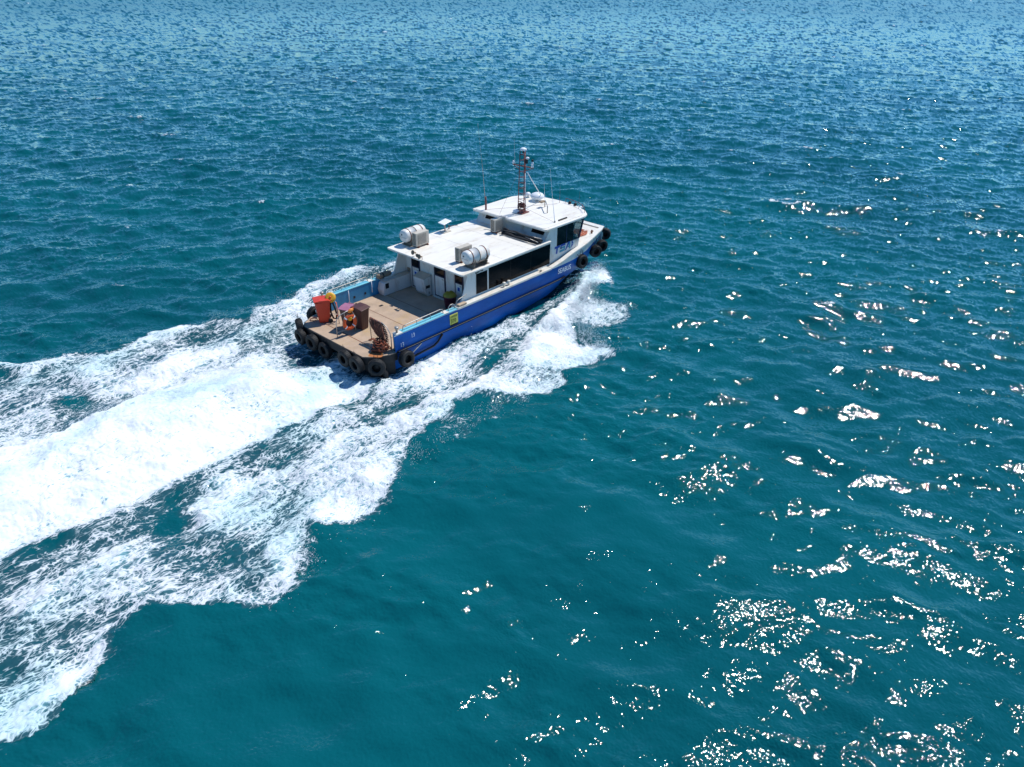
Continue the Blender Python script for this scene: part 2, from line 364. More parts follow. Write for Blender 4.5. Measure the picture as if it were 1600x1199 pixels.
# console / vent cabinet
c=MB().prism([(5.62,.92),(6.1,1.02),(6.1,.004),(5.86,.004),(5.72,.2)],.50,1.20,'y').build('vent_cabinet',white,boat,bevel=.02)
MB().box(5.60,6.12,.47,1.23,.955,.985).build('cabinet_lid',beige,c,bevel=.01)
c.children[0].rotation_euler=(0,-.2,0); c.children[0].location=(.195,0,-1.145+1.145-.0)
c.children[0].location=(5.86-(5.86*math.cos(.2)-.97*math.sin(.2)),0,.975-(5.86*math.sin(.2)+.97*math.cos(.2)))
MB().box(5.75,6.0,.488,.497,.42,.56).build('vent_slot',black,c)
MB().box(5.9,5.98,.485,.497,.12,.22).build('socket',steel,c)
# port side locker
lk=MB().prism([(4.45,.004),(4.40,.3),(4.50,.62),(4.7,.70),(6.12,.70),(6.12,.004)],2.02,2.45,'y').build('side_locker',white,boat,bevel=.03)
MB().box(4.55,6.1,2.0,2.46,.70,.73).build('locker_lid',beige,lk,bevel=.01)
MB().box(4.55,4.75,2.005,2.018,.35,.6).build('locker_vent',black,lk)
lk2=MB().box(4.9,6.12,-2.45,-2.1,.004,.6).build('side_locker',white,boat,bevel=.03)
gl=bpy.data.materials.new('clear_glass'); gl.use_nodes=True; gn=gl.node_tree.nodes; gn.clear()
g1=gn.new('ShaderNodeBsdfTransparent'); g1.inputs[0].default_value=(.62,.70,.72,1); g2=gn.new('ShaderNodeBsdfGlossy'); g2.inputs['Roughness'].default_value=.03; g3=gn.new('ShaderNodeMixShader'); g3.inputs[0].default_value=.10; g4=gn.new('ShaderNodeOutputMaterial')
gl.node_tree.links.new(g1.outputs[0],g3.inputs[1]); gl.node_tree.links.new(g2.outputs[0],g3.inputs[2]); gl.node_tree.links.new(g3.outputs[0],g4.inputs[0])
MATS['clear_glass']=gl
# wheelhouse
WH=[(11.42,.86),(13.78,.86),(13.86,1.62),(11.30,1.62)]
wh=MB().prism([(11.56,.80),(13.70,.80),(13.84,1.60),(11.56,1.60)],-2.35,2.35,'y').build('wheelhouse',white,boat)
logo(-2.354)
fr=MB().prism([(13.80,.86),(14.05,.86),(14.12,1.6),(13.80,1.6)],-2.05,2.05,'y').build('wheelhouse_front',white,wh)
# slanted aft wall
MB().prism([(11.06,2.101),(11.58,2.101),(11.58,2.62),(11.46,2.62)],-2.35,2.35,'y').build('aft_wall',white,wh)
for sg in (1,-1):
    a,b=sorted((sg*2.353,sg*2.29))
    MB().prism([(11.02,2.0),(11.05,2.1),(11.46,2.62),(11.98,2.62),(11.98,1.58),(11.5,1.58)],a,b,'y').build('side_panel',white,wh)
    # side glass panes
    ya,yb=sorted((sg*2.345,sg*2.325))
    MB().prism([(12.0,1.60),(12.72,1.60),(12.72,2.62),(12.0,2.62)],ya,yb,'y').build('side_window',glassd,wh)
    MB().prism([(12.76,1.60),(13.30,1.60),(13.30,2.62),(12.76,2.62)],ya,yb,'y').build('side_window',glassd,wh)
    MB().prism([(13.31,1.60),(13.78,1.60),(14.12,2.62),(13.31,2.62)],ya,yb,'y').build('side_window',MATS['clear_glass'],wh)
    ya,yb=sorted((sg*2.358,sg*2.31))
    MB().box(12.715,12.765,ya,yb,1.60,2.62).build('mullion',dblue,wh)
    MB().prism([(13.76,1.58),(13.86,1.58),(14.2,2.62),(14.1,2.62)],ya,yb,'y').build('corner_pillar',dblue,wh)
    MB().box(11.98,13.8,ya,yb,1.575,1.605).build('window_sill',dblue,wh)
MB().box(11.6,13.78,-2.3,2.3,1.602,1.612).build('wheelhouse_floor',mesht,wh)
MB().prism([(13.25,1.613),(13.78,1.613),(13.80,1.80),(13.45,1.92),(13.25,1.86)],-2.0,2.0,'y').build('helm_console',mesht,wh)
for y in (-1.2,.6):
    st_=MB().box(12.6,13.0,y-.25,y+.25,1.70,1.80).build('helm_seat',canvas,wh,bevel=.03); MB().box(12.52,12.62,y-.24,y+.24,1.78,2.25).build('seat_back',canvas,st_,bevel=.03)
# raked front glass, curved in plan
fp=[(13.84,14.16,-2.33),(14.06,14.42,-1.7),(14.16,14.55,-.6),(14.16,14.55,.6),(14.06,14.42,1.7),(13.84,14.16,2.33)]
for i in range(5):
    a,b=fp[i],fp[i+1]
    MB().add([(a[0],a[2],1.6),(b[0],b[2],1.6),(b[1],b[2],2.62),(a[1],a[2],2.62),(a[0]-.02,a[2],1.6),(b[0]-.02,b[2],1.6),(b[1]-.02,b[2],2.62),(a[1]-.02,a[2],2.62)],[(0,1,2,3),(7,6,5,4),(0,4,5,1),(1,5,6,2),(2,6,7,3),(3,7,4,0)]).build('front_window',gl,wh)
for a in fp[1:-1]:
    MB().tube([(a[0]+.01,a[2],1.58),(a[1]+.01,a[2],2.63)],.04,6).build('window_pillar',white,wh)
# aft dark windows
for (y0,y1) in ((1.05,1.85),(-2.1,-1.3)):
    t=.52/.40
    MB().add([(11.07+(z-2.1)*.77-.012+dx,y,z) for dx in (0,.01) for (y,z) in ((y0,2.30),(y1,2.30),(y1,2.57),(y0,2.57))],[(0,1,2,3),(7,6,5,4),(0,4,5,1),(1,5,6,2),(2,6,7,3),(3,7,4,0)]).build('aft_window',glassd,wh)
wr=[(10.92,-2.42),(10.98,-2.50),(14.0,-2.52),(14.35,-2.38),(14.75,-1.95),(15.05,-1.3),(15.18,-.5),(15.2,0),(15.18,.5),(15.05,1.3),(14.75,1.95),(14.35,2.38),(14.0,2.52),(10.98,2.50),(10.92,2.42)]
whr=MB().prism(wr,2.62,2.72,'z').build('wheelhouse_roof',roofw,boat,bevel=.02)
MB().prism([(x*.985+.2,y*.93) for x,y in wr],2.718,2.745,'z').build('roof_panel',roofw,whr,bevel=.01)
MB().box(12.38,13.04,-2.13,-2.05,2.746,2.80).build('horn_bar',black,whr,bevel=.01)
# ---- mast
mast=empty_mast=MB()
legs=[(12.05,.32),(12.05,-.08),(12.40,.12)]
H0,H1_=2.74,5.78
tops=[(12.10,.27),(12.10,-.02),(12.33,.13)]
for (a,b) in zip(legs,tops): mast.tube([(*a,H0),(*b,H1_)],.024,6)
for k in range(11):
    t=(k+.5)/11; z=H0+(H1_-H0)*t
    P=[Vector((a[0]+(b[0]-a[0])*t,a[1]+(b[1]-a[1])*t,z)) for a,b in zip(legs,tops)]
    for i in range(3): mast.tube([P[i],P[(i+1)%3]],.013,5)
mastO=mast.build('mast',rustred,boat)
MB().tube([(12.12,.75,5.08),(12.12,-.58,5.12)],.03,6).tube([(12.12,.3,4.9),(12.12,.75,5.08)],.015,5).tube([(12.12,-.1,4.9),(12.12,-.58,5.1)],.015,5).build('crossarm',rustred,mastO)
MB().lathe([(0,0),(.045,0),(.05,.07),(.04,.14),(0,.16)],12).build('navigation_light',whitet,mastO,loc=(12.12,.73,5.12))
MB().lathe([(0,-.12),(.06,-.12),(.07,-.05),(.045,0),(.06,.02),(.06,.13),(0,.17)],12,mi=0).build('navigation_light',whitet,mastO,loc=(12.12,-.52,5.25))
MB().lathe([(0,.0),(.05,0),(.06,.08),(0,.11)],12).build('navigation_light_cap',black,mastO,loc=(12.12,-.52,5.42))
MB().lathe([(0,0),(.10,0),(.17,.02),(.17,.08),(.08,.13),(0,.14)],20).build('antenna_disc',whitet,mastO,loc=(12.17,.12,5.84))
MB().tube([(12.17,.12,5.7),(12.17,.12,5.86)],.04,8).build('disc_stem',black,mastO)
MB().lathe([(0,0),(.07,0),(.10,.03),(.07,.08),(0,.1)],14).build('navigation_light',whitet,mastO,loc=(12.1,-.22,5.50))
MB().tube([(12.15,.1,5.45),(12.1,-.22,5.47)],.02,5).build('light_bracket',rustred,mastO)
MB().box(12.0,12.12,-.24,-.12,5.28,5.48).build('light_housing',black,mastO,bevel=.01)
MB().tube([(12.3,-.05,4.78),(14.5,.75,2.9)],.022,6).build('mast_stay',whitet,mastO)
MB().tube([(12.32,.10,4.7),(12.38,.12,2.75)],.018,6).build('cable_conduit',whitet,mastO)
for e in ((11.0,1.0,2.1),(11.23,1.81,2.75),(12.07,-2.1,2.75),(14.6,-.2,2.75)):
    st=(12.15,.12,3.05) if e[2]>2.2 else (12.1,.3,4.9)
    MB().tube([st,e],.006,4).build('guy_wire',rust,mastO)
# clutter at mast foot
cb=MB(); rr=random.Random(3)
for k in range(16):
    c=Vector((12.1+rr.uniform(-.12,.12),.14+rr.uniform(-.18,.18),3.0+rr.uniform(-.14,.22))); a=rr.uniform(0,3.1)
    cb.tube([c+Vector((math.cos(t)*.1*math.cos(a),math.cos(t)*.1*math.sin(a),math.sin(t)*.1)) for t in np.linspace(0,6.28,9)[:-1]],.018,5,closed=True)
cb.build('cable_bundle',mat('dark_maroon_cable',(.10,.03,.03),.7,var=.4),mastO)
MB().box(11.88,12.45,-.12,.36,2.746,2.80).build('mast_foot',rustred,mastO,bevel=.01)
MB().lathe([(0,-.02),(.16,-.02),(.17,.05),(.12,.12),(0,.14)],20).build('siren',whitet,whr,loc=(11.95,.36,2.78))
# ---- antennas
def whip(name,a,b,r0,m,parent=boat,mid=None):
    a=Vector(a);b=Vector(b); pts=[a+(b-a)*t+Vector((0,0,-.0)) for t in np.linspace(0,1,6)]
    return MB().tube(pts,[r0*(1-.7*t) for t in np.linspace(0,1,6)],6).build(name,m,parent)
wh1=whip('whip_antenna',(11.23,1.81,2.75),(11.23,1.98,4.6),.028,mat('antenna_tan',(.42,.36,.30),.6))
whip('antenna_tip',(11.23,1.98,4.6),(11.23,2.30,6.95),.013,steel,wh1)
MB().lathe([(0,0),(.05,0),(.045,.5),(.03,.7),(0,.7)],10).build('antenna_base',rustred,wh1,loc=(11.23,1.80,2.73))
wh2=whip('whip_antenna',(12.07,-2.10,2.75),(12.07,-1.90,3.9),.020,whitet)
whip('antenna_tip',(12.07,-1.90,3.9),(12.07,-1.69,5.28),.011,whitet,wh2)
MB().lathe([(0,0),(.045,0),(.04,.1),(0,.12)],10).build('antenna_base',steel,wh2,loc=(12.07,-2.10,2.72))
whip('whip_antenna',(12.12,.62,5.10),(12.2,.76,6.25),.009,whitet,mastO)
whip('whip_antenna',(14.25,.34,2.75),(14.2,.42,3.85),.014,whitet)
# radar dome and friends
MB().lathe([(0,0),(.10,0),(.10,.12),(.34,.14),(.38,.2),(.37,.27),(.30,.36),(.16,.42),(0,.44)],28).build('radar_dome',mat('dome_white',(.78,.79,.8),.35,var=.04),boat,loc=(14.3,.93,2.75))
MB().lathe([(0,0),(.08,0),(.08,.1),(.15,.12),(.15,.2),(.09,.27),(0,.29)],20).build('small_dome',MATS['dome_white'],boat,loc=(14.45,1.72,2.73))
MB().tube([(13.0,-.85,2.75),(13.0,-.85,3.05),(13.05,-.8,3.12),(13.6,-.2,3.12),(13.7,-.1,3.05),(13.7,-.1,2.75)],.025,8).build('roof_pipe_frame',steel,boat)
MB().box(13.4,13.75,-.12,.08,3.0,3.08).build('search_light',tan,boat,bevel=.02)
# front rail of roof
fr_=MB(); pr=[(14.35,-2.2),(14.75,-1.75),(15.0,-1.1),(15.08,-.4)]
for p in pr: fr_.tube([(*p,2.72),(*p,2.98)],.012,5)
fr_.tube([(*p,2.98) for p in pr],.014,6); fr_.build('roof_front_rail',rustred,boat)
for p in ((14.8,-.2),(14.65,-1.6)): whip('whip_antenna',(*p,2.73),(*p,3.65),.01,rustred)
for p in ((14.95,-1.1),(15.0,-.7)): MB().lathe([(0,0),(.07,0),(.08,.12),(.05,.15),(0,.15)],12,mtx=Matrix.Rotation(.9,4,'Y')).build('flood_light',black,boat,loc=(*p,2.76))
# ---- air conditioners on the cabin roof
def ac(x0,x1,y0,y1,face):
    z0,z1=2.17,2.80
    o=MB().box(x0,x1,y0,y1,z0,z1).build('air_conditioner',beige,boat,bevel=.015)
    xc=(x0+x1)/2-.04; zc=(z0+z1)/2
    yf=y0 if face<0 else y1
    g=MB().box(xc-.26,xc+.26,*sorted((yf,yf+face*.012)),zc-.24,zc+.24).build('fan_grille',grille,o)
    gb=MB()
    for k in range(12): gb.box(xc-.25,xc+.25,*sorted((yf+face*.012,yf+face*.02)),zc-.23+k*.04,zc-.23+k*.04+.012)
    gb.build('grille_bars',beige,o)
    sb=MB()
    for k in range(9): sb.box(x0-.006,x0,y0+.04,y1-.04,z0+.07+k*.06,z0+.07+k*.06+.03)
    sb.build('side_fins',black,o)
    MB().box(x0+.08,x0+.14,y0-.05,y1+.05,2.101,2.169).box(x1-.14,x1-.08,y0-.05,y1+.05,2.101,2.169).build('mount_feet',rust,o)
    return o
ac(6.12,6.92,1.42,1.72,-1); ac(6.14,6.94,-1.46,-1.16,-1); ac(10.16,10.96,.17,.47,-1)
# raft cradles
for sg in (1,-1):
    y=sg*2.10
    cr=MB()
    for x in (6.15,6.95):
        cr.tube([(x,y+.36*math.cos(t),2.56+.36*math.sin(t)) for t in np.linspace(math.pi*1.02,math.pi*1.98,12)],.028,6)
        cr.prism([(y-.26,2.101),(y+.26,2.101),(y+.33,2.32),(y+.2,2.24),(y-.2,2.24),(y-.33,2.32)],x-.02,x+.02,'x')
    cr.tube([(6.1,y-.3,2.36),(7.0,y-.3,2.36)],.02,6); cr.tube([(6.1,y+.3,2.36),(7.0,y+.3,2.36)],.02,6)
    cr.box(6.02,7.1,y-.3,y+.3,2.101,2.125)
    cr.build('raft_cradle',mat('cradle_steel',(.25,.19,.14),.6,var=.4,stain=(.4,.4,.4),stain_amt=.5),boat)
# horn speakers and lamps at roof aft edge
for (x,y,s) in ((5.45,.72,1),(5.30,.12,1),(5.33,.28,.8)):
    MB().lathe([(0,0),(.03*s,0),(.04*s,.08),(.10*s,.18),(.11*s,.19),(.0,.12)],14,mtx=Matrix.Rotation(-math.pi/2+.3,4,'Y')).tube([(0,0,0),(0,0,-.14)],.015,5).build('horn_speaker',tan,boat,loc=(x,y,2.25))
# satellite dish panel
dp=MB().tube([(8.7,2.22,2.1),(8.7,2.22,2.55)],.03,8).build('dish_pole',steel,boat)
sdm=MB().box(-.29,.29,-.20,.20,-.02,.02).build('dish_panel',MATS['dome_white'],dp,bevel=.015); sdm.location=(8.7,2.22,2.60); sdm.rotation_euler=(.12,-.1,.1)
MB().box(8.45,8.95,2.02,2.36,2.101,2.14).build('dish_base',beige,dp,bevel=.01)
MB().tube([(8.9,2.3,2.12),(9.3,2.42,2.2),(9.8,2.45,2.12)],.012,5).tube([(9.1,2.35,2.1),(9.1,2.35,2.32)],.02,6).build('cable',rust,dp)
# ---- boat gear (each its own thing)
def raft(y,label,rz):
    o=empty('life_raft_canister',(6.52,y,2.58),label,'life raft','life raft canisters on the cabin roof',rz)
    X=Matrix.Rotation(math.pi/2,4,'Y')
    prof=[(0,-.66),(.20,-.655),(.27,-.63),(.30,-.58),(.315,-.45),(.315,-.02),(.325,-.015),(.325,.015),(.315,.02),(.315,.45),(.30,.58),(.27,.63),(.20,.655),(0,.66)]
    MB().lathe(prof,32,mtx=X).build('canister',raftw,o)
    for x in (-.40,0.,.40):
        MB().lathe([(.318,-.02),(.330,-.02),(.330,.02),(.318,.02)],32,mtx=Matrix.Translation((x,0,0))@X,closed=True).build('strap',rust if x else tan,o)
    MB().box(-.668,-.6565,-.24,.24,-.05,-.035).build('end_seam',steel,o)
    MB().lathe([(0,-.0),(.035,0),(.035,.012),(0,.012)],12,mtx=Matrix.Translation((-.662,.06,.08))@Matrix.Rotation(-math.pi/2,4,'Y')).build('end_plug',blackt,o)
    return o
raft(2.12,'white barrel shaped life raft with rust stains on far roof edge beside vent unit',.06)
raft(-2.10,'white barrel shaped life raft in rusty cradle on near roof edge above side window',-.06)
# tyres
def tyre(label):
    o=empty('tyre_fender',(0,0,0),label,'tyre','old tyres hung round the boat as fenders')
    prof=[(.21,-.12),(.23,-.165),(.35,-.185),(.400,-.15),(.422,-.10),(.43,0),(.422,.10),(.400,.15),(.35,.185),(.23,.165),(.21,.12),(.205,.08),(.30,.0),(.205,-.08)]
    MB().lathe(prof,36,closed=True,mtx=Matrix.Rotation(math.pi/2,4,'Y')).build('tyre',rubber,o)
    tr=MB()
    for k in range(30):
        a=2*math.pi*k/30; mtx=Matrix.Rotation(a,4,'X')
        vs=[mtx@Vector(v) for v in ((-.12,-.018,.425),(.12,-.018,.425),(.12,.018,.425),(-.12,.018,.425),(-.12,-.018,.439),(.12,-.018,.439),(.12,.018,.439),(-.12,.018,.439))]
        tr.add(vs,[(0,3,2,1),(4,5,6,7),(0,1,5,4),(1,2,6,5),(2,3,7,6),(3,0,4,7)])
    tr.build('tread',rubber,o)
    MB().lathe([(0,-.02),(.24,-.02),(.24,.02),(0,.02)],24,mtx=Matrix.Translation((.05,0,0))@Matrix.Rotation(math.pi/2,4,'Y')).build('dark_hole_disc',black,o)  # black disc added inside so the tyre's hole looks dark
    ch=MB()
    for s in (-1,1):
        for k in range(5): ch.tube([Vector((.02*s,.13*s*(1-k*.12),.40+k*.075))+Vector(((.022*math.cos(t)) if k%2 else 0,(0 if k%2 else .022*math.cos(t)),.045*math.sin(t))) for t in np.linspace(0,6.28,9)[:-1]],.006,4,closed=True)
    ch.build('chain',black,o)
    return o
TY=[ # x,y,z, heading of axle, label
 ((-.02,2.40,-.12),-.45,'tyre wrapping the far left corner of the stern, leftmost at the deck edge'),
 ((-.25,2.02,-.40),-.05,'second tyre from the far left along the stern'),
 ((-.25,1.14,-.38),.05,'stern tyre hanging third from the far left corner, hollow face showing'),
 ((-.10,.48,-.55),.05,'low stern tyre half hidden under deck left of the gap'),
 ((-.25,-1.16,-.30),.05,'stern tyre just right of the gap in the middle of the transom'),
 ((-.24,-1.93,-.30),.02,'stern tyre between the gap side tyre and the near corner tyre'),
 ((.22,-2.62,-.36),.75,'large tyre on the near rounded corner of the stern below the rope pile'),
 ((.45,-2.45,-.85),.7,'tyre hanging lowest, beneath the near stern corner tyre'),
 ((1.50,-2.98,-.33),1.57,'tyre on the near blue side just ahead of the stern corner'),
 ((1.15,3.0,-.12),-1.57,'tyre on the far side behind the red bin'),
 ((17.50,-1.40,.66),.55,'tyre at the very tip of the bow'),
 ((16.75,-1.78,.25),1.15,'bow tyre second from the tip'),
 ((15.8,-2.05,.26),1.15,'bow tyre third from the tip, tucked between two others'),
 ((13.75,-2.66,.40),1.40,'bow tyre farthest aft, hanging alone near the boat name'),
 ((17.58,0,.55),0,'tyre on the middle of the blunt bow, mostly hidden'),
]
t0=None
for (loc,rz,lab) in TY:
    if t0 is None: t0=tyre(lab); t=t0
    else: t=dup(t0)
    t.scale=(.83,.83,.83); t.location=loc; t.rotation_euler=(random.uniform(-.3,.3)*0,random.uniform(-.10,.10),rz); t['label']=lab
for t in [o for o in COL.objects if o.name.startswith('tyre_fender') and o.location.x>14]:
    t.scale=(.78,.78,.78)
# chains holding bow tyres
for (x,y) in ((15.8,-1.9),(13.75,-2.45)):
    MB().tube([(x,-wz(x)[0]-.03,1.05),(x+.05,y-.25,.6)],.015,5).tube([(x-.45,-wz(x-.45)[0]-.03,.9),(x,y-.25,.5)],.015,5).build('fender_chain',black,boat)
# wheelie bins
def bin_(name,label,loc,rz,bodym,lidm,s=1.,open_=.0):
    o=empty(name,loc,label,'bin','wheeled rubbish bins on the aft deck',rz)
    o.scale=(s,s,s)
    b=MB()
    lo=[(-.22,-.20),(.20,-.20),(.22,-.16),(.22,.16),(.20,.20),(-.22,.20)]
    hi=[(-.30,-.27),(.27,-.27),(.30,-.22),(.30,.22),(.27,.27),(-.30,.27)]
    n=6; vs=[(x,y,.03) for x,y in lo]+[(x,y,.93) for x,y in hi]+[(x*1.07,y*1.07,.93) for x,y in hi]+[(x*1.07,y*1.07,.98) for x,y in hi]
    fs=[tuple(range(6))[::-1]]
    for r in range(3): fs+=[(r*n+i,r*n+(i+1)%n,(r+1)*n+(i+1)%n,(r+1)*n+i) for i in range(n)]
    fs.append(tuple(range(18,24)))
    b.add(vs,fs); b.build('bin_body',bodym,o,bevel=.012)
    l=MB(); 
    pr=[(-.33,0),(.36,0),(.36,.03),(.1,.085),(-.25,.095),(-.33,.05)]
    l.prism(pr,-.30,.30,'y'); lo_=l.build('lid',lidm,o,bevel=.015); lo_.location=(0,0,.985); 
    lo_.rotation_euler=(0,-open_,0)
    MB().tube([(-.36,-.22,1.0),(-.40,-.22,1.02),(-.40,.22,1.02),(-.36,.22,1.0)],.018,6).build('handle',lidm,o)
    for sg in (-1,1):
        MB().lathe([(0,-.025),(.09,-.025),(.10,0),(.09,.025),(0,.025)],18,mtx=Matrix.Translation((-.25,sg*.24,.10))@Matrix.Rotation(math.pi/2,4,'X')).build('wheel',rubber,o)
    MB().tube([(-.25,-.24,.10),(-.25,.24,.10)],.012,5).build('axle',steel,o)
    rb=MB()
    for y in (-.12,0,.12): rb.prism([(.222,.12),(.232,.12),(.296,.8),(.286,.8)],y-.012,y+.012,'y')
    rb.build('front_ribs',bodym,o)
    return o
bin_('wheelie_bin','bright red wheeled bin with its lid, nearest the far stern corner',(.90,1.84,0),R(152),redp,redp,1.03,.06)
bin_('wheelie_bin','dark bin with a pink lid, between life ring and maroon bin',(1.30,.52,0),R(200),maroon,pink,.95,.02)
bin_('wheelie_bin','maroon brown bin beside the pink lidded one, behind the life ring',(1.62,.08,0),R(-80),maroon,maroon,.98)
# purple tub with yellow bag
pt=empty('waste_tub',(5.62,-1.28,.0),'plum coloured round tub topped with a yellow bag near cabin doors','tub')
MB().lathe([(0,.01),(.22,.01),(.30,.62),(.32,.62),(.32,.66),(.28,.66),(.27,.6),(0,.58)],24).build('tub',purple,pt)
yb=MB(); yb.lathe([(0,.05),(.30,.0),(.31,.06),(.26,.14),(.15,.2),(0,.22)],22)
yo=yb.build('bag',yel2,pt,loc=(0,0,.62))
for v in yo.data.vertices:
    v.co.z+=random.uniform(-.02,.03) if v.co.z>.05 else 0; v.co.x*=random.uniform(.95,1.06)
# lifebuoy stand
ls=empty('lifebuoy_stand',(.75,.02,0),'thin bent tube stand holding up the orange life ring','stand')
MB().tube([(-.44,.04,0),(-.42,.04,.7),(-.36,.03,.86),(-.15,.02,1.0),(.15,0,1.06),(.38,-.03,1.0),(.45,-.04,.85),(.46,-.05,0)],.018,8).build('frame',steel,ls)
MB().tube([(-.43,.04,.25),(.46,-.05,.25)],.012,6).tube([(0,0,.25),(0,0,1.03)],.010,6).build('crossbar',steel,ls)
lb=empty('lifebuoy',(.93,-.055,.57),'orange life ring with pale bands hung on the tube stand in mid stern','lifebuoy')
lb.rotation_euler=(0,0,-.06)
ring=[(.27+.085*math.cos(t),.055*math.sin(t)) for t in np.linspace(0,2*math.pi,14)[:-1]]
MB().lathe(ring,40,closed=True,mtx=Matrix.Rotation(math.pi/2,4,'X')).build('ring',orange,lb)
for k in range(4):
    a0=k*math.pi/2+.6; bd=MB(); vs=[];fs=[]
    for i,a in enumerate(np.linspace(a0,a0+.20,5)):
        for t in np.linspace(0,2*math.pi,13)[:-1]:
            r=.27+.089*math.cos(t); vs.append((r*math.cos(a),.059*math.sin(t),r*math.sin(a)))
    for i in range(4):
        for j in range(12): fs.append((i*12+j,i*12+(j+1)%12,(i+1)*12+(j+1)%12,(i+1)*12+j))
    bd.add(vs,fs,0,True).build('band',whitet,lb)
MB().tube([(.37*math.cos(a)*(1+.03*math.sin(8*a)),-.03,.37*math.sin(a)*(1+.03*math.sin(8*a))) for a in np.linspace(0,6.28,41)[:-1]],.008,5,closed=True).build('grab_line',tan,lb)
ll=empty('lifebuoy_light',(1.08,-.03,1.0),'yellow orange float light clipped above the life ring','light')
lf=MB().lathe([(0,0),(.07,0),(.10,.04),(.10,.09),(.06,.13),(0,.14)],18).build('float',mat('float_orange',(.78,.24,.03),.5,var=.2),ll); lf.scale=(1.5,.8,1); lf.rotation_euler=(0,-.35,0)
MB().lathe([(0,0),(.03,0),(.035,.04),(0,.06)],12).build('lens',orange,ll,loc=(.1,0,.12))
fl=empty('deck_float',(.98,-.02,.62),'small orange float dangling inside the life ring','float')
MB().lathe([(0,0),(.08,.02),(.11,.10),(.10,.18),(.05,.23),(0,.24)],16).build('float_body',yellow,fl)
MB().tube([(0,0,.23),(.02,0,.40)],.008,5).build('tether',tan,fl)
# yellow float / hose stand near red bin
hs=empty('hose_stand',(1.25,1.50,0),'thin tube stand beside the red bin carrying the yellow round float','stand')
MB().tube([(-.25,.45,0),(-.25,.45,.8),(-.2,.38,.98),(0,.1,1.05),(.05,-.1,.95),(.0,-.25,.6),(-.05,-.35,0)],.018,8).build('frame',steel,hs)
MB().tube([(-.25,.45,.4),(-.02,-.28,.4)],.012,6).build('crossbar',steel,hs)
yf=empty('yellow_float',(1.22,1.62,1.10),'yellow orange round float perched on top of the stand right of the red bin','float')
q=Vector((-.55,-.6,.55)).to_track_quat('Z','Y').to_matrix().to_4x4()
MB().lathe([(0,-.10),(.16,-.10),(.22,-.07),(.235,0),(.22,.07),(.15,.10),(.05,.08),(0,.08)],28,mtx=q).build('float_body',yellow,yf)
MB().lathe([(0,.07),(.05,.07),(.05,.13),(0,.14)],12,mtx=q).build('float_hub',orange,yf)
MB().tube([(0,.1,.1),(-.1,.3,.12),(-.2,.35,.05),(-.3,.45,.08)],.012,5).build('green_line',greenp,yf)
bh=empty('black_hose',(1.25,1.52,.0),'black hose loop hanging down from the stand between red bin and life ring','hose')
MB().tube([(.0,.05,.92),(.06,0,.6),(.08,-.06,.3),(.02,-.08,.12),(-.06,.02,.14),(-.10,.1,.4),(-.06,.14,.75),(-.02,.1,.92)],.04,8).build('hose',canvas,bh)
MB().tube([(.05,-.15,.92),(.07,-.17,.45),(.05,-.12,.25)],.03,8).build('hose_end',orange,bh)
wt=tag(MB().tube([(-.30+.16*math.cos(t),.0+.16*math.sin(t),.012+.004*t) for t in np.linspace(0,11,40)],.01,5).build('thin_line',rust,loc=(.95,2.28,.0)),'thin dark line coiled flat on the far stern corner of the deck','rope')
MB().lathe([(0,0),(.06,0),(.06,.2),(.10,.22),(.10,.3),(0,.32)],14).build('mooring_bitt',steel,boat,loc=(1.0,2.45,0))
# rope rack
rk=empty('rope_rack',(1.2,-1.75,0),'low arched tube rack near the near stern corner carrying brown rope','rack')
MB().tube([(0,.64,0),(0,.66,.9),(0,.62,1.0),(0,.50,1.04),(0,-.2,1.06),(0,-.45,.98),(0,-.66,.75),(0,-.70,.5),(0,-.68,0)],.018,8).build('frame',steel,rk)
wm=MB()
for k in range(9):
    z=.16+k*.10; yy=.64 ; y2=-.68 if z<.6 else -.68+(z-.6)*.75
    wm.tube([(0,yy,z),(0,y2,z)],.006,4)
wm.build('wire_bars',steel,rk)
MB().box(-.12,.12,.58,.70,.0,.03).build('foot',rust,rk)
dr=empty('hanging_rope',(1.2,-1.6,0),'thick brown rope bundle draped over the arched rack','rope')
db=MB(); db_=MB(); rr=random.Random(5)
for k in range(18):
    y0=.42-k*.045; L=.44+.42*math.sin(min(1,k/11)*math.pi*.5)+rr.uniform(-.06,.06)
    pts=[]
    for t in np.linspace(0,2*math.pi,18)[:-1]:
        zz=1.04-L/2+L/2*math.cos(t)+.02; xx=.075*math.sin(t)*(1+.2*rr.random()); 
        pts.append((xx,y0-.28*(1.04-zz)+rr.uniform(-.03,.03),zz))
    (db if k%2 else db_).tube(pts,.021,6,closed=True)
db.build('rope_loops',ropeb,dr); db_.build('dark_loops',mat('dark_brown_rope',(.07,.03,.02),.9,var=.4,scale=14),dr)
rp=empty('rope_pile',(.86,-2.12,0),'tangled rusty red rope heaped on the near stern corner','rope')
pb=MB(); pb2=MB()
for k in range(34):
    cx,cy=rr.gauss(0,.10),rr.gauss(0,.12); z=.03+.48*(k/34)*math.exp(-(cx*cx+cy*cy)*14)+rr.uniform(0,.05); rad=rr.uniform(.10,.24)*(1-.3*k/34)
    ph=rr.uniform(0,6); tl=rr.uniform(-.35,.35)
    pts=[(cx+rad*math.cos(t+ph),cy+rad*1.15*math.sin(t+ph),max(.024,z+tl*rad*math.cos(t)+.02*math.sin(3*t))) for t in np.linspace(0,5.9,18)]
    (pb if k%3 else pb2).tube(pts,.024,6)
pb.build('rope_coils',mat('rusty_rope',(.26,.065,.03),.9,var=.5,scale=10,bump=.5,bscale=50),rp); pb2.build('dark_coils',mat('dark_rope',(.07,.025,.018),.9,var=.4),rp)
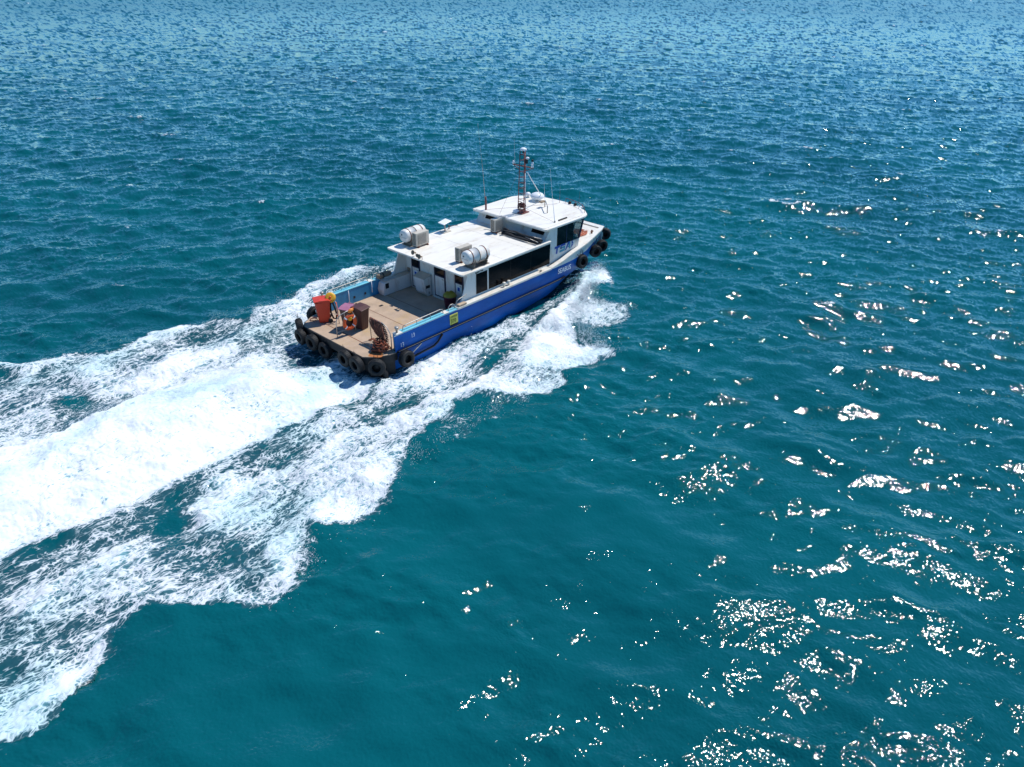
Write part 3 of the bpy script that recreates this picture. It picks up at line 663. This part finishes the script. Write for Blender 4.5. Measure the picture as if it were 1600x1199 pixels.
ds=MB(); ds.add([(.0+.52+.30*math.cos(a)*(1+.2*math.sin(3*a)),-2.28+.30*math.sin(a)*(1+.15*math.cos(4*a)) ,.004) for a in np.linspace(0,6.28,17)[:-1]],[tuple(range(16))]).build('rust_stain',mat('rust_stain',(.45,.16,.05),.9,var=.4,scale=7),boat)
# bow rope
br=empty('bow_rope_coil',(15.5,-.95,1.055),'orange red rope coiled loosely on the white foredeck','rope')
b1=MB()
for k in range(9):
    rad=.10+.05*k; z=.03+.012*(k%3)
    b1.tube([(rad*math.cos(t)*(1.3)+rr.uniform(-.01,.01),rad*math.sin(t)+rr.uniform(-.01,.01),z) for t in np.linspace(0,6.0,22)],.022,6)
b1.tube([(.1,.3,.03),(-.2,.6,.03),(.3,.7,.03),(.6,.4,.03),(.4,.0,.05),(.7,-.2,.03)],.022,6)
b1.tube([(-.3,-.2,.04),(-.5,.3,.03),(-.4,.8,.03),(.1,1.0,.03),(.5,.9,.03)],.022,6)
b1.build('rope_coils',mat('salmon_rope',(.50,.15,.08),.9,var=.35,scale=14),br)
# rolled canopy on roof
cv=empty('folded_canopy',(10.55,-1.25,2.10),'black canvas canopy folded along the front of the cabin roof','canopy')
cb=MB()
for (dx,dz,r) in ((0,.10,.09),(-.16,.08,.07),(.14,.09,.08),(-.02,.22,.06)):
    cb.tube([(dx+.03*math.sin(3.1*t+dx*9),t,dz+.015*math.sin(7*t+dx*20)) for t in np.linspace(-1.15,1.15,22)],[r*(.85+.25*abs(math.sin(5*t+dx*30))) for t in np.linspace(-1.15,1.15,22)],10)
cb.build('canvas_folds',canvas,cv)
MB().tube([(-.30,-1.2,.05),(-.28,1.2,.05)],.02,6).tube([(-.2,-1.25,.16),(.1,1.2,.24)],.018,6).tube([(.05,-1.25,.27),(-.1,1.1,.2)],.016,6).build('canopy_poles',steel,cv)
cl=tag(MB().tube([(.18*math.cos(t)*(1+.3*math.sin(2.3*t)),.13*math.sin(t),.04+.015*t/2) for t in np.linspace(0,17,50)],.022,6).build('cable_coil',canvas,loc=(10.62,-2.32,2.10)),'small dark cable coil on the near front corner of the cabin roof','cable')
# bundle on far bulwark
bu=empty('canvas_bundle',(4.75,2.35,.74),'brown canvas bundle lying on the far side locker','bundle')
MB().lathe([(0,-.42),(.10,-.40),(.13,-.2),(.12,0),(.14,.2),(.10,.40),(0,.42)],14,mtx=Matrix.Translation((.1,.12,.12))@Matrix.Rotation(math.pi/2,4,'Y')).build('canvas_roll',tan,bu)
MB().lathe([(.135,-.02),(.15,-.02),(.15,.02),(.135,.02)],14,closed=True,mtx=Matrix.Translation((.0,.12,.12))@Matrix.Rotation(math.pi/2,4,'Y')).build('strap',black,bu)
# ================================================================== the sea
SEA=-.9
f32=np.float32
def ocean_tile(N,L,lmin,lmax,lpk,dr,spread,seed,rms=None,srms=None,pw=2.0):
    rng=np.random.default_rng(seed)
    k1=np.fft.fftfreq(N,d=L/N)*2*np.pi
    kx,ky=np.meshgrid(k1,k1,indexing='ij'); k=np.hypot(kx,ky); k[0,0]=1e-6
    th=np.arctan2(ky,kx); c=np.cos(th-dr)
    D=np.where(c>0,np.abs(c)**spread,.12*np.abs(c)**spread)+.03
    lam=2*np.pi/k
    kp=2*np.pi/lpk
    A=k**(-pw)*np.exp(-.6*(kp/k)**2)*np.sqrt(D)
    A*=1/(1+np.exp(-(np.log(lam/lmin))*8))*1/(1+np.exp((np.log(lam/lmax))*8)); A[0,0]=0
    H=A*(rng.standard_normal((N,N))+1j*rng.standard_normal((N,N)))
    re=lambda z: np.real(np.fft.ifft2(z)).astype(f32)
    h=re(H); sx=re(1j*kx*H); sy=re(1j*ky*H); dx=re(-1j*kx/k*H); dy=re(-1j*ky/k*H)
    sc_=(rms/h.std()) if rms else srms/np.sqrt((sx**2+sy**2).mean())
    return L,N,np.stack([h,sx,sy,-dx,-dy],-1)*f32(sc_)
def samp(tile,x,y):
    L,N,A=tile
    u=(x/L*N)%N; v=(y/L*N)%N
    i=u.astype(np.int32); j=v.astype(np.int32); a=(u-i)[:,None].astype(f32); b=(v-j)[:,None].astype(f32)
    i%=N; j%=N; i1=(i+1)%N; j1=(j+1)%N
    return (A[i,j]*(1-a)+A[i1,j]*a)*(1-b)+(A[i,j1]*(1-a)+A[i1,j1]*a)*b
WD=R(48)
T_A=ocean_tile(2048,163.,.9,16.,4.4,WD,2.4,11,rms=.056,pw=1.85)
T_A2=ocean_tile(1024,117.,1.2,28.,7.5,WD-.62,4.,23,rms=.056,pw=1.9)
T_B=ocean_tile(1024,41.,.32,2.0,1.5,WD-.1,2.0,5,srms=.135,pw=2.1)
T_C=ocean_tile(1024,11.3,.05,.32,.28,WD,.9,8,srms=.14,pw=1.95)
T_N=ocean_tile(1024,23.,.10,5.,2.5,0,0,77,rms=1.0,pw=1.7)     # isotropic noise used to roughen the foam
T_N2=ocean_tile(512,61.,1.5,20.,8.,0,0,78,rms=1.0,pw=1.6)
# ---- wake map on a 0.1 m grid
WX0,WY0,WS=-44.,-20.,.1; WNX,WNY=640,400
gx,gy=np.meshgrid(WX0+WS*(np.arange(WNX)+.5),WY0+WS*(np.arange(WNY)+.5),indexing='ij')
def poly(pts):
    ins=np.zeros(gx.shape,bool); n=len(pts)
    for i in range(n):
        x0,y0=pts[i]; x1,y1=pts[(i+1)%n]
        if y0==y1: continue
        c=((y0>gy)!=(y1>gy))&(gx<(x1-x0)*(gy-y0)/(y1-y0)+x0); ins^=c
    return ins.astype(f32)
kxx=np.fft.fftfreq(WNX,WS)*2*np.pi; kyy=np.fft.fftfreq(WNY,WS)*2*np.pi
K2=kxx[:,None]**2+kyy[None,:]**2
def blur(a,s): return np.real(np.fft.ifft2(np.fft.fft2(a)*np.exp(-.5*K2*s*s))).astype(f32)
wash=[(-0.2,1.76),(-0.73,2.3),(-1.53,2.55),(-2.26,2.75),(-3.7,3.0),(-5.36,3.1),(-7,2.9),(-8.48,2.6),(-9.97,2.92),(-11.59,3.5),(-18,4.2),(-43,7),(-43,-5.2),(-18,-3.5),(-13.5,-3.05),(-11.89,-3.09),(-9.33,-3.01),(-6.5,-3.02),(-4.8,-3.07),(-2.72,-2.82),(-1.01,-2.95),(0.2,-2.72)]
port=[(16.2,2.1),(15.2,3.2),(13.5,4.6),(11.5,5.9),(9.5,6.8),(8.59,6.94),(7.23,6.99),(5.5,7.23),(4.45,7.2),(3.79,6.92),(2.38,6.42),(1.5,6.46),(0.29,6.78),(-0.77,5.95),(-1.72,6.76),(-2.67,7.77),(-3.8,7.82),(-5.55,7.42),(-6.66,7.33),(-7.63,8.2),(-8.75,9.32),(-9.82,9.74),(-14,10.6),(-20,13),(-30,17),(-43,19),(-43,11),(-20,6.6),(-11.26,4.8),(-10.41,4.82),(-8.97,5.12),(-7.43,4.16),(-6.21,4.08),(-4.86,3.55),(-3.39,3.66),(-1.85,3.45),(0.47,3.26),(2.7,4.4),(6,4.6),(10,4.0),(14,2.6)]
stb=[(16.5,-1.9),(16,-2.75),(14.64,-3.61),(13.35,-3.73),(12.06,-3.88),(10.54,-4.46),(9.06,-5.44),(8.29,-6.77),(8.63,-7.41),(9.01,-8.35),(7.53,-8.38),(6.53,-8.36),(5.3,-7.9),(4.9,-8.23),(3.7,-8.23),(2.94,-7.21),(2.18,-6.18),(0.59,-6.39),(-0.72,-6.57),(-1.79,-6.91),(-2.35,-7.15),(-3.47,-8.29),(-4.2,-8.71),(-4.84,-8.7),(-5.46,-8.6),(-6.4,-8.1),(-6.93,-8.15),(-7.68,-9.27),(-8.15,-9.66),(-9.04,-9.87),(-9.79,-9.54),(-10.33,-9.04),(-11.03,-8.18),(-11.33,-7.54),(-12,-7.74),(-12.7,-8.29),(-13.51,-8.48),(-14.33,-8.83),(-14.88,-8.51),(-18,-10.5),(-24,-12.5),(-33,-16),(-43,-18.5),(-43,-9),(-22,-5.2),(-13.93,-4.38),(-12.05,-4.52),(-9.25,-4.88),(-6.49,-4.62),(-4.17,-4.9),(-2.47,-4.86),(0.05,-4.79),(1.9,-5),(2.78,-5.03),(4.81,-4.55),(7.48,-4.24),(10.11,-4.01),(13.03,-3.14),(15.5,-1.8)]
hside=[(14.05,-2.36),(11.41,-2.96),(8.83,-2.9),(5.59,-2.7),(3.2,-2.6),(1.2,-2.6),(0.3,-2.5),(-0.43,-3.22),(-2.06,-3.53),(-4.07,-3.57),(-3.71,-4.25),(-1.87,-4.07),(0.02,-4.06),(1.9,-4.24),(4.34,-4.04),(6.64,-3.81),(9.57,-3.65),(12.04,-3.28)]
dark=[(9.5,-3.60),(8.09,-3.71),(5.36,-3.85),(2.44,-4.44),(0.68,-4.2),(-1.73,-4.0),(-4.03,-3.91),(-7.71,-3.94),(-9.14,-3.81),(-11.76,-3.71),(-13.55,-3.3),(-43,-5.6),(-43,-9),(-22,-5.2),(-13.16,-4.38),(-10.58,-4.39),(-9.17,-4.71),(-6.46,-4.56),(-4.58,-4.74),(-2.47,-4.86),(1.9,-5),(4.68,-4.48),(7.68,-4.26)]
speck=[(2.18,-6.1),(2.94,-7.55),(1.43,-7.94),(0.32,-7.69),(-0.74,-7.45),(-1.91,-7.0),(-0.8,-6.3),(0.59,-6.2)]
lspray=[(12.06,-3.7),(12.97,-4.61),(13.19,-6.21),(12.34,-6.6),(10.81,-5.8),(9.32,-5.2)]
place=[(2.5,3.3),(0.47,3.26),(-1.85,3.45),(-4.86,3.55),(-6.21,4.08),(-7.43,4.16),(-8.97,5.12),(-11.26,4.8),(-20,6.6),(-43,11),(-43,6.9),(-18,4.1),(-11.59,3.4),(-8.48,2.4),(-5.36,3.0),(-2.26,2.7),(0.26,2.3)]
Mw,Mp,Ms,Mh,Md,Mk,Ml,Mc=[poly(p) for p in (wash,port,stb,hside,dark,speck,lspray,place)]
def edge(m,s): return np.clip(m*(1-blur(m,s))*2.2,0,1)
fade=np.clip((gx+44)/12,0,1).astype(f32)                       # foam thins out far behind
Den=np.zeros_like(Mw)
Den=np.maximum(Den,Mc*.46)
Den=np.maximum(Den,Mp*(.53+.26*edge(Mp,.7)))
aft=np.clip((gx+16)/18,-.4,1)
Den=np.maximum(Den,Ms*(.43+.26*aft+.24*edge(Ms,.8)))
Den=np.maximum(Den,Ms*np.clip((gx-1)/5,0,1)*.96)
Den=np.where(Md>0,.41+.07*np.clip((-gx)/12,0,1),Den)
Den=np.maximum(Den,Mh*.62)
Den=np.maximum(Den,Mk*.26); Den=np.maximum(Den,Ml*.42)
Den=np.maximum(Den,np.clip(blur(Mw,.35)*1.1,0,.56))
Den=np.where((gy<-2.4)&(gy>-5.2)&(gx<0.5)&(gx>-30),np.maximum(Den,.40),Den)
Den=np.maximum(Den,Mw*1.0)
# lee of the transom: clearer water; thinner foam also paints in the stern's shadow
cl_=np.exp(-((gx+.6)/1.5)**2-((gy-1.2)/1.5)**2)*.65+np.exp(-((gx-.2)/.9)**2-((gy)/2.6)**2)*.35
Den=np.clip(Den-cl_*Mw,0,1)
Den=blur(Den,.13)*fade
# wake relief
def ridge(pts,h,wd):
    d=np.full(gx.shape,1e9)
    for (x0,y0,h0),(x1,y1,h1) in zip(pts[:-1],pts[1:]):
        L2=(x1-x0)**2+(y1-y0)**2; t=np.clip(((gx-x0)*(x1-x0)+(gy-y0)*(y1-y0))/L2,0,1)
        q=np.hypot(gx-x0-t*(x1-x0),gy-y0-t*(y1-y0)); 
        e=np.exp(-(q/wd)**2)*(h0+(h1-h0)*t)*h
        d=np.where(d>1e8,e,np.where(np.abs(e)>np.abs(d),e,d))
    return d
Hw=ridge([(15.6,-2.2,.5),(14,-3.1,1.15),(12,-3.5,1),(9,-4.8,.9),(4,-6.6,.7),(-2,-6.3,.45),(-8,-8.5,.4),(-16,-9.5,.25)],.32,.75)
Hw+=ridge([(15.6,2.2,.5),(14,3.1,1.15),(11,5.0,1),(6,6.6,.8),(0,6.0,.6),(-8,8.2,.5),(-18,10.5,.3)],.42,.8)
Hw+=ridge([(13,-3.3,.0),(8,-3.9,.6),(2,-4.6,1),(-8,-4.2,.8),(-18,-4.4,.3)],-.20,.55)
Hw+=ridge([(4,3.6,.3),(-3,3.5,1),(-12,4.0,.7)],-.22,.7)
Hw+=ridge([(-2.2,0.2,.2),(-4,.4,.8),(-6.5,.3,1),(-12,.1,.8),(-22,.5,.3)],.75,1.5)
Hw+=ridge([(-3,-1.2,.3),(-7,-1.6,1),(-14,-1.4,.5)],.28,.7)+ridge([(-3.5,1.9,.3),(-8,2.1,1),(-14,2.2,.5)],.25,.6)
Hw+=ridge([(.2,1.2,.8),(-1.0,1.4,.8),(-1.6,1.4,.1)],-.35,1.0)+ridge([(.2,-1.2,.5),(-1.2,-1.2,.2)],-.25,.9)
Hw=blur(Hw.astype(f32),.12)
gxs,gys=np.gradient(Hw,WS)
WT=np.stack([Den,Hw,gxs,gys],-1).astype(f32)
def wsamp(x,y):
    u=(x-WX0)/WS-.5; v=(y-WY0)/WS-.5
    ok=(u>0)&(v>0)&(u<WNX-2)&(v<WNY-2)
    u=np.clip(u,0,WNX-2.001); v=np.clip(v,0,WNY-2.001); i=u.astype(np.int32); j=v.astype(np.int32)
    a=(u-i)[:,None].astype(f32); b=(v-j)[:,None].astype(f32)
    r=(WT[i,j]*(1-a)+WT[i+1,j]*a)*(1-b)+(WT[i,j+1]*(1-a)+WT[i+1,j+1]*a)*b
    return r*ok[:,None]
def surface(x,y,far):
    """height, offsets, normal and foam amount of the sea at world x,y"""
    a=samp(T_A,x,y); a2=samp(T_A2,x,y); b=samp(T_B,x+3.1,y); c=samp(T_C,x,y)
    c2=samp(T_C,x*.7071-y*.7071+5,x*.7071+y*.7071)
    n=samp(T_N,x,y); n2=samp(T_N2,x,y)
    wx=x+.13*n[:,0]+.22*n2[:,0]; wy=y+.13*n[:,3]+.18*samp(T_N2,x+17,y+5)[:,0]
    # keep the boundary near the hull crisp
    near=np.clip(1-np.hypot((x-6)/11.,y/4.2),0,1); k=np.clip(near*4,0,1)
    w_=wsamp(wx*(1-k)+x*k,wy*(1-k)+y*k)
    D=w_[:,0]; 
    stk=samp(T_N,x*.18+4,y*.95)[:,0]
    D=np.where(D>.04,np.clip(D+.07*stk*np.clip(1.2-D,0,1)+(.17*n2[:,0]+.06*n[:,0])*np.clip(1.25-D,0,1)*1.3,0,1),D)
    hs=(a[:,0]+a2[:,0])/.079
    cap=np.clip((hs-2.55)*2.2,0,1)*np.clip(.3+.9*n[:,0],0,1)*(np.hypot(x-CAM[0],y-CAM[1])>22)
    D=np.maximum(D,.72*cap)
    calm=1-.75*np.clip(D*2.2,0,1)              # foam damps the small ripples
    ca_,sa_=math.cos(R(-58)),math.sin(R(-58)); us=(x*ca_+y*sa_)*.22; vs_=(-x*sa_+y*ca_)*1.3
    st=samp(T_N2,us+9,vs_)[:,0]+.6*samp(T_N2,us*2.7+3,vs_*2.3)[:,0]
    gust=np.clip(1.05+.42*st+.15*samp(T_N2,x*.37,y*.37)[:,0],.55,2.0)
    # boat-lee calm patch and beyond-the-wake damping of the short chop
    lee=1-.45*np.exp(-((x+3)/9.)**2-((y+14.)/6.)**2)
    m=(calm*lee)[:,None]; g=gust[:,None]
    fo=(n*.8+n2*1.2)*np.array([1,1,1,0,0],f32)*(np.clip(D,0,1)*.055*(1-.5*np.clip(D*4-3,0,1)))[:,None]
    far=far[:,None]
    fa=np.clip(far*1.5-.45,.3,1); tot=a*(.55+.45*m)*fa+a2*fa+b*m*g*np.maximum(far,.66)+c*m*np.sqrt(g)*.8*far+c2*m*.6*far+fo
    h=tot[:,0]+w_[:,1]
    sx=tot[:,1]+w_[:,2]; sy=tot[:,2]+w_[:,3]
    ch=a[:,3:5]*.75+a2[:,3:5]*.5
    nr=np.stack([-sx,-sy,np.ones_like(sx)],-1); nr/=np.linalg.norm(nr,axis=1)[:,None]
    return h,ch,nr,D
# ---- polar sheet centred under the camera's ground point, finer where it is close
cx0,cy0=CAM[0],CAM[1]; hc=CAM[2]-SEA
yawv=math.atan2(Fw.y,Fw.x)
NA=1250
dense=np.linspace(-R(57),R(57),NA)
coarse=np.concatenate([np.linspace(R(57),2*math.pi-R(57),150)[1:-1]])
ang=np.concatenate([dense,coarse])+yawv
dep=np.linspace(R(62),R(1.2),1080)
rad=np.concatenate([np.linspace(0.3,hc/math.tan(R(62)),30)[:-1],hc/np.tan(dep),np.geomspace(hc/math.tan(R(1.2)),30000,90)[1:]])
na,nr_=len(ang),len(rad)
X=(cx0+rad[:,None]*np.cos(ang)[None,:]).ravel(); Y=(cy0+rad[:,None]*np.sin(ang)[None,:]).ravel()
co=np.zeros((na*nr_,3),f32); NRM=np.zeros((na*nr_,3),f32); FO=np.zeros(na*nr_,f32); RG=np.zeros(na*nr_,f32)
for s0 in range(0,len(X),250000):
    sl_=slice(s0,s0+250000); x=X[sl_];y=Y[sl_]
    r=np.hypot(x-cx0,y-cy0)
    h,ch,n,D=surface(x,y,np.clip(1.15-r/300.,.5,1).astype(f32))
    RG[sl_]=.045+.20*np.clip((r-60)/240.,0,1)
    ff=np.clip(1.4-r/900.,0,1)
    co[sl_,0]=x+ch[:,0]*ff; co[sl_,1]=y+ch[:,1]*ff; co[sl_,2]=SEA+h*ff-0*(r/8000)**2
    NRM[sl_]=n; FO[sl_]=D
def sheet(name,faces):
    used=np.unique(faces); remap=np.full(len(co),-1,np.int32); remap[used]=np.arange(len(used),dtype=np.int32)
    fc=remap[faces].astype(np.int32); nf=len(fc)
    me=bpy.data.meshes.new(name)
    me.vertices.add(len(used)); me.vertices.foreach_set('co',co[used].ravel())
    me.loops.add(nf*4); me.loops.foreach_set('vertex_index',fc.ravel())
    me.polygons.add(nf); me.polygons.foreach_set('loop_start',np.arange(0,nf*4,4,dtype=np.int32))
    me.polygons.foreach_set('use_smooth',np.ones(nf,bool))
    me.update(calc_edges=True)
    at=me.attributes.new('nrm','FLOAT_VECTOR','POINT'); at.data.foreach_set('vector',NRM[used].ravel())
    at=me.attributes.new('foam','FLOAT','POINT'); at.data.foreach_set('value',FO[used])
    at=me.attributes.new('ripple','FLOAT','POINT'); at.data.foreach_set('value',RG[used])
    o=bpy.data.objects.new(name,me); COL.objects.link(o); return o
ii,jj=np.meshgrid(np.arange(nr_-1),np.arange(na),indexing='ij')
j1=(jj+1)%na
F4=np.stack([ii*na+jj,(ii+1)*na+jj,(ii+1)*na+j1,ii*na+j1],-1).reshape(-1,4)
isf=FO[F4].mean(1)>.20
water=sheet('water',F4[~isf]); water['kind']='structure'
foamo=sheet('wake_foam',F4[isf]); foamo['kind']='stuff'; tag(foamo,'white churned foam of the wake spreading behind and beside the boat','wake foam')
# ---- sea material (shared)
m=bpy.data.materials.new('sea_water'); m.use_nodes=True; n=m.node_tree.nodes; l=m.node_tree.links
for x in list(n): n.remove(x)
def N(t,**k):
    q=n.new(t)
    for a,b in k.items(): setattr(q,a,b)
    return q
def math_(op,a,b=None,clamp=False):
    q=N('ShaderNodeMath',operation=op,use_clamp=clamp)
    for i,v in enumerate((a,b)):
        if v is None: continue
        if isinstance(v,(int,float)): q.inputs[i].default_value=v
        else: l.new(v,q.inputs[i])
    return q.outputs[0]
def maprange(v,a,b,c=0.,d=1.,smooth=True):
    q=N('ShaderNodeMapRange',interpolation_type='SMOOTHSTEP' if smooth else 'LINEAR')
    l.new(v,q.inputs[0])
    for i,z in ((1,a),(2,b),(3,c),(4,d)):
        if isinstance(z,(int,float)): q.inputs[i].default_value=z
        else: l.new(z,q.inputs[i])
    return q.outputs[0]
geo=N('ShaderNodeNewGeometry'); an=N('ShaderNodeAttribute',attribute_name='nrm'); af=N('ShaderNodeAttribute',attribute_name='foam')
mp=N('ShaderNodeMapping'); mp.inputs['Scale'].default_value=(.55,1,1); l.new(geo.outputs['Position'],mp.inputs[0])
wn=N('ShaderNodeTexNoise'); wn.inputs['Scale'].default_value=1.1; wn.inputs['Detail'].default_value=4; l.new(mp.outputs[0],wn.inputs[0])
vm=N('ShaderNodeVectorMath',operation='MULTIPLY_ADD'); l.new(wn.outputs['Color'],vm.inputs[0]); vm.inputs[1].default_value=(.9,.9,.9); l.new(mp.outputs[0],vm.inputs[2])
def vor(scale,k):
    v=N('ShaderNodeTexVoronoi',feature='DISTANCE_TO_EDGE'); v.inputs['Scale'].default_value=scale; l.new(vm.outputs[0],v.inputs[0])
    return maprange(v.outputs['Distance'],0.,k,1.,0.)
l1=vor(4.0,.26); l2=vor(10.,.24)
fb=N('ShaderNodeTexNoise'); fb.inputs['Scale'].default_value=4.2; fb.inputs['Detail'].default_value=10; fb.inputs['Roughness'].default_value=.68; l.new(vm.outputs[0],fb.inputs[0])
fbn=maprange(fb.outputs[0],.28,.72,0.,1.,False)
sm=N('ShaderNodeMapping'); sm.inputs['Scale'].default_value=(.14,1.5,1); l.new(geo.outputs['Position'],sm.inputs[0])
sn=N('ShaderNodeTexNoise'); sn.inputs['Scale'].default_value=2.2; sn.inputs['Detail'].default_value=5; l.new(sm.outputs[0],sn.inputs[0])
v=math_('ADD',math_('MULTIPLY',fbn,.58),math_('ADD',math_('MULTIPLY',l1,.17),math_('MULTIPLY',l2,.23)))
v=math_('ADD',v,math_('MULTIPLY',math_('SUBTRACT',sn.outputs[0],.5),.42))
t=math_('SUBTRACT',.86,math_('MULTIPLY',af.outputs['Fac'],.74))
mask=maprange(math_('SUBTRACT',v,t),-.14,.22)
mask=math_('MULTIPLY',mask,maprange(af.outputs['Fac'],.03,.16))
# bump
mn=N('ShaderNodeTexNoise'); mn.inputs['Scale'].default_value=16; mn.inputs['Detail'].default_value=3; l.new(geo.outputs['Position'],mn.inputs[0])
bw=N('ShaderNodeBump'); bw.inputs['Strength'].default_value=.14; bw.inputs['Distance'].default_value=.03; l.new(mn.outputs[0],bw.inputs['Height']); l.new(an.outputs['Vector'],bw.inputs['Normal'])
bf=N('ShaderNodeBump'); bf.inputs['Strength'].default_value=.42; bf.inputs['Distance'].default_value=.10; l.new(v,bf.inputs['Height']); l.new(an.outputs['Vector'],bf.inputs['Normal'])
# water body
pw_=N('ShaderNodeBsdfPrincipled'); pw_.inputs['Roughness'].default_value=.07; pw_.inputs['IOR'].default_value=1.39
ar=N('ShaderNodeAttribute',attribute_name='ripple'); l.new(ar.outputs['Fac'],pw_.inputs['Roughness'])
big=N('ShaderNodeTexNoise'); big.inputs['Scale'].default_value=.05; big.inputs['Detail'].default_value=3; l.new(geo.outputs['Position'],big.inputs[0])
cw=N('ShaderNodeMix',data_type='RGBA'); l.new(maprange(big.outputs[0],.3,.7),cw.inputs[0]); cw.inputs[6].default_value=(0.001,.071,.086,1); cw.inputs[7].default_value=(0.001,.096,.112,1)
ca=N('ShaderNodeMix',data_type='RGBA'); cg=N('ShaderNodeMix',data_type='RGBA'); l.new(maprange(af.outputs['Fac'],.1,.4,0.,.75),cg.inputs[0]); l.new(cw.outputs[2],cg.inputs[6]); cg.inputs[7].default_value=(.028,.082,.105,1)
l.new(maprange(af.outputs['Fac'],.5,1.0,0.,.85),ca.inputs[0]); l.new(cg.outputs[2],ca.inputs[6]); ca.inputs[7].default_value=(.16,.38,.43,1)
l.new(ca.outputs[2],pw_.inputs['Base Color']); l.new(bw.outputs[0],pw_.inputs['Normal'])
pf=N('ShaderNodeBsdfPrincipled'); pf.inputs['Roughness'].default_value=.85; pf.inputs['Specular IOR Level'].default_value=.15
cf=N('ShaderNodeMix',data_type='RGBA'); l.new(maprange(math_('ADD',v,math_('MULTIPLY',af.outputs['Fac'],.5)),.45,.95),cf.inputs[0]); cf.inputs[6].default_value=(.42,.62,.68,1); cf.inputs[7].default_value=(.70,.73,.75,1)
ck=N('ShaderNodeMix',data_type='RGBA'); l.new(maprange(af.outputs['Fac'],.80,.98,0.,.8),ck.inputs[0]); l.new(cf.outputs[2],ck.inputs[6]); ck.inputs[7].default_value=(.85,.87,.88,1)
cn=N('ShaderNodeTexNoise'); cn.inputs['Scale'].default_value=.34; cn.inputs['Detail'].default_value=7; l.new(vm.outputs[0],cn.inputs[0])
cc=N('ShaderNodeMix',data_type='RGBA'); l.new(maprange(cn.outputs[0],.47,.68,0.,.65),cc.inputs[0]); l.new(ck.outputs[2],cc.inputs[6]); cc.inputs[7].default_value=(.46,.70,.73,1)
l.new(cc.outputs[2],pf.inputs['Base Color']); l.new(bf.outputs[0],pf.inputs['Normal']); l.new(maprange(af.outputs['Fac'],.7,1.,.45,.16),bf.inputs['Strength'])
mxs=N('ShaderNodeMixShader'); l.new(mask,mxs.inputs[0]); l.new(pw_.outputs[0],mxs.inputs[1]); l.new(pf.outputs[0],mxs.inputs[2])
out=N('ShaderNodeOutputMaterial'); l.new(mxs.outputs[0],out.inputs[0])
water.data.materials.append(m); foamo.data.materials.append(m)
# ---- spray droplets: small octahedra thrown above the wake
def spray(name,label,specs,seed):
    rg=np.random.default_rng(seed); P=[];S=[]
    for (x0,y0,x1,y1,wd,h0,hh,cnt,s0,s1) in specs:
        t=rg.random(cnt); cxp=x0+(x1-x0)*t+rg.normal(0,wd,cnt); cyp=y0+(y1-y0)*t+rg.normal(0,wd,cnt)
        z=SEA+h0+np.abs(rg.exponential(hh,cnt)).clip(0,hh*3.2)
        # clump
        keep=samp(T_N,cxp*1.7,cyp*1.7)[:,0]>-.1
        P.append(np.stack([cxp,cyp,z],-1)[keep]); S.append((s0+(s1-s0)*rg.random(cnt)**3)[keep])
    P=np.concatenate(P); S=np.concatenate(S); n_=len(P)
    base=np.array([(1,0,0),(-1,0,0),(0,1,0),(0,-1,0),(0,0,1),(0,0,-1)],float)
    fc=np.array([(0,2,4),(2,1,4),(1,3,4),(3,0,4),(2,0,5),(1,2,5),(3,1,5),(0,3,5)])
    V=(P[:,None,:]+base[None]*S[:,None,None]*rg.uniform(.7,1.4,(n_,1,3))).reshape(-1,3)
    Fc=(fc[None]+6*np.arange(n_)[:,None,None]).reshape(-1,3).astype(np.int32)
    me=bpy.data.meshes.new(name); me.vertices.add(len(V)); me.vertices.foreach_set('co',V.astype(f32).ravel())
    me.loops.add(len(Fc)*3); me.loops.foreach_set('vertex_index',Fc.ravel()); me.polygons.add(len(Fc))
    me.polygons.foreach_set('loop_start',np.arange(0,len(Fc)*3,3,dtype=np.int32)); me.polygons.foreach_set('use_smooth',np.ones(len(Fc),bool)); me.update(calc_edges=True)
    me.materials.append(mat('spray_white',(.86,.89,.91),.6,var=.02))
    o=bpy.data.objects.new(name,me); COL.objects.link(o); o['kind']='stuff'; tag(o,label,'spray'); return o
spray('spray','fine white droplets thrown up around the hull and over the wake',[
 (15.6,-2.5,12.5,-3.6,.25,.10,.20,42000,.004,.011),(12.8,-3.7,9,-5.0,.38,.10,.15,34000,.004,.011),(12,-4.0,9.5,-6.2,.5,.1,.14,16000,.004,.010),
 (9,-5.2,8.6,-8.2,.35,.05,.12,4000,.006,.018),(12,-4.2,12.9,-6.3,.35,.03,.10,2500,.005,.014),
 (9,-6.9,3,-7.7,.45,.02,.10,5000,.006,.018),(3,-7.2,-3,-7.4,.40,.02,.06,4200,.006,.015),
 (-3,-7.6,-9,-9.5,.35,.02,.06,3500,.006,.016),
 (15.4,2.6,11,5.0,.30,.1,.30,8000,.006,.020),(11,5.0,4,6.8,.25,.1,.18,9000,.006,.018),(4,6.7,-5,6.8,.25,.05,.08,4000,.005,.014),
 (-3.0,.7,-6,.6,.7,.45,.30,50000,.003,.008),(-5,.6,-10,.9,1.0,.4,.22,60000,.003,.008),(-3.5,1.9,-9,2.2,.6,.1,.20,22000,.003,.008),(-9,.4,-14,.2,1.2,.3,.14,14000,.004,.010),
 (4.6,-2.95,5.4,-2.95,.12,.05,.16,500,.006,.016)],99)
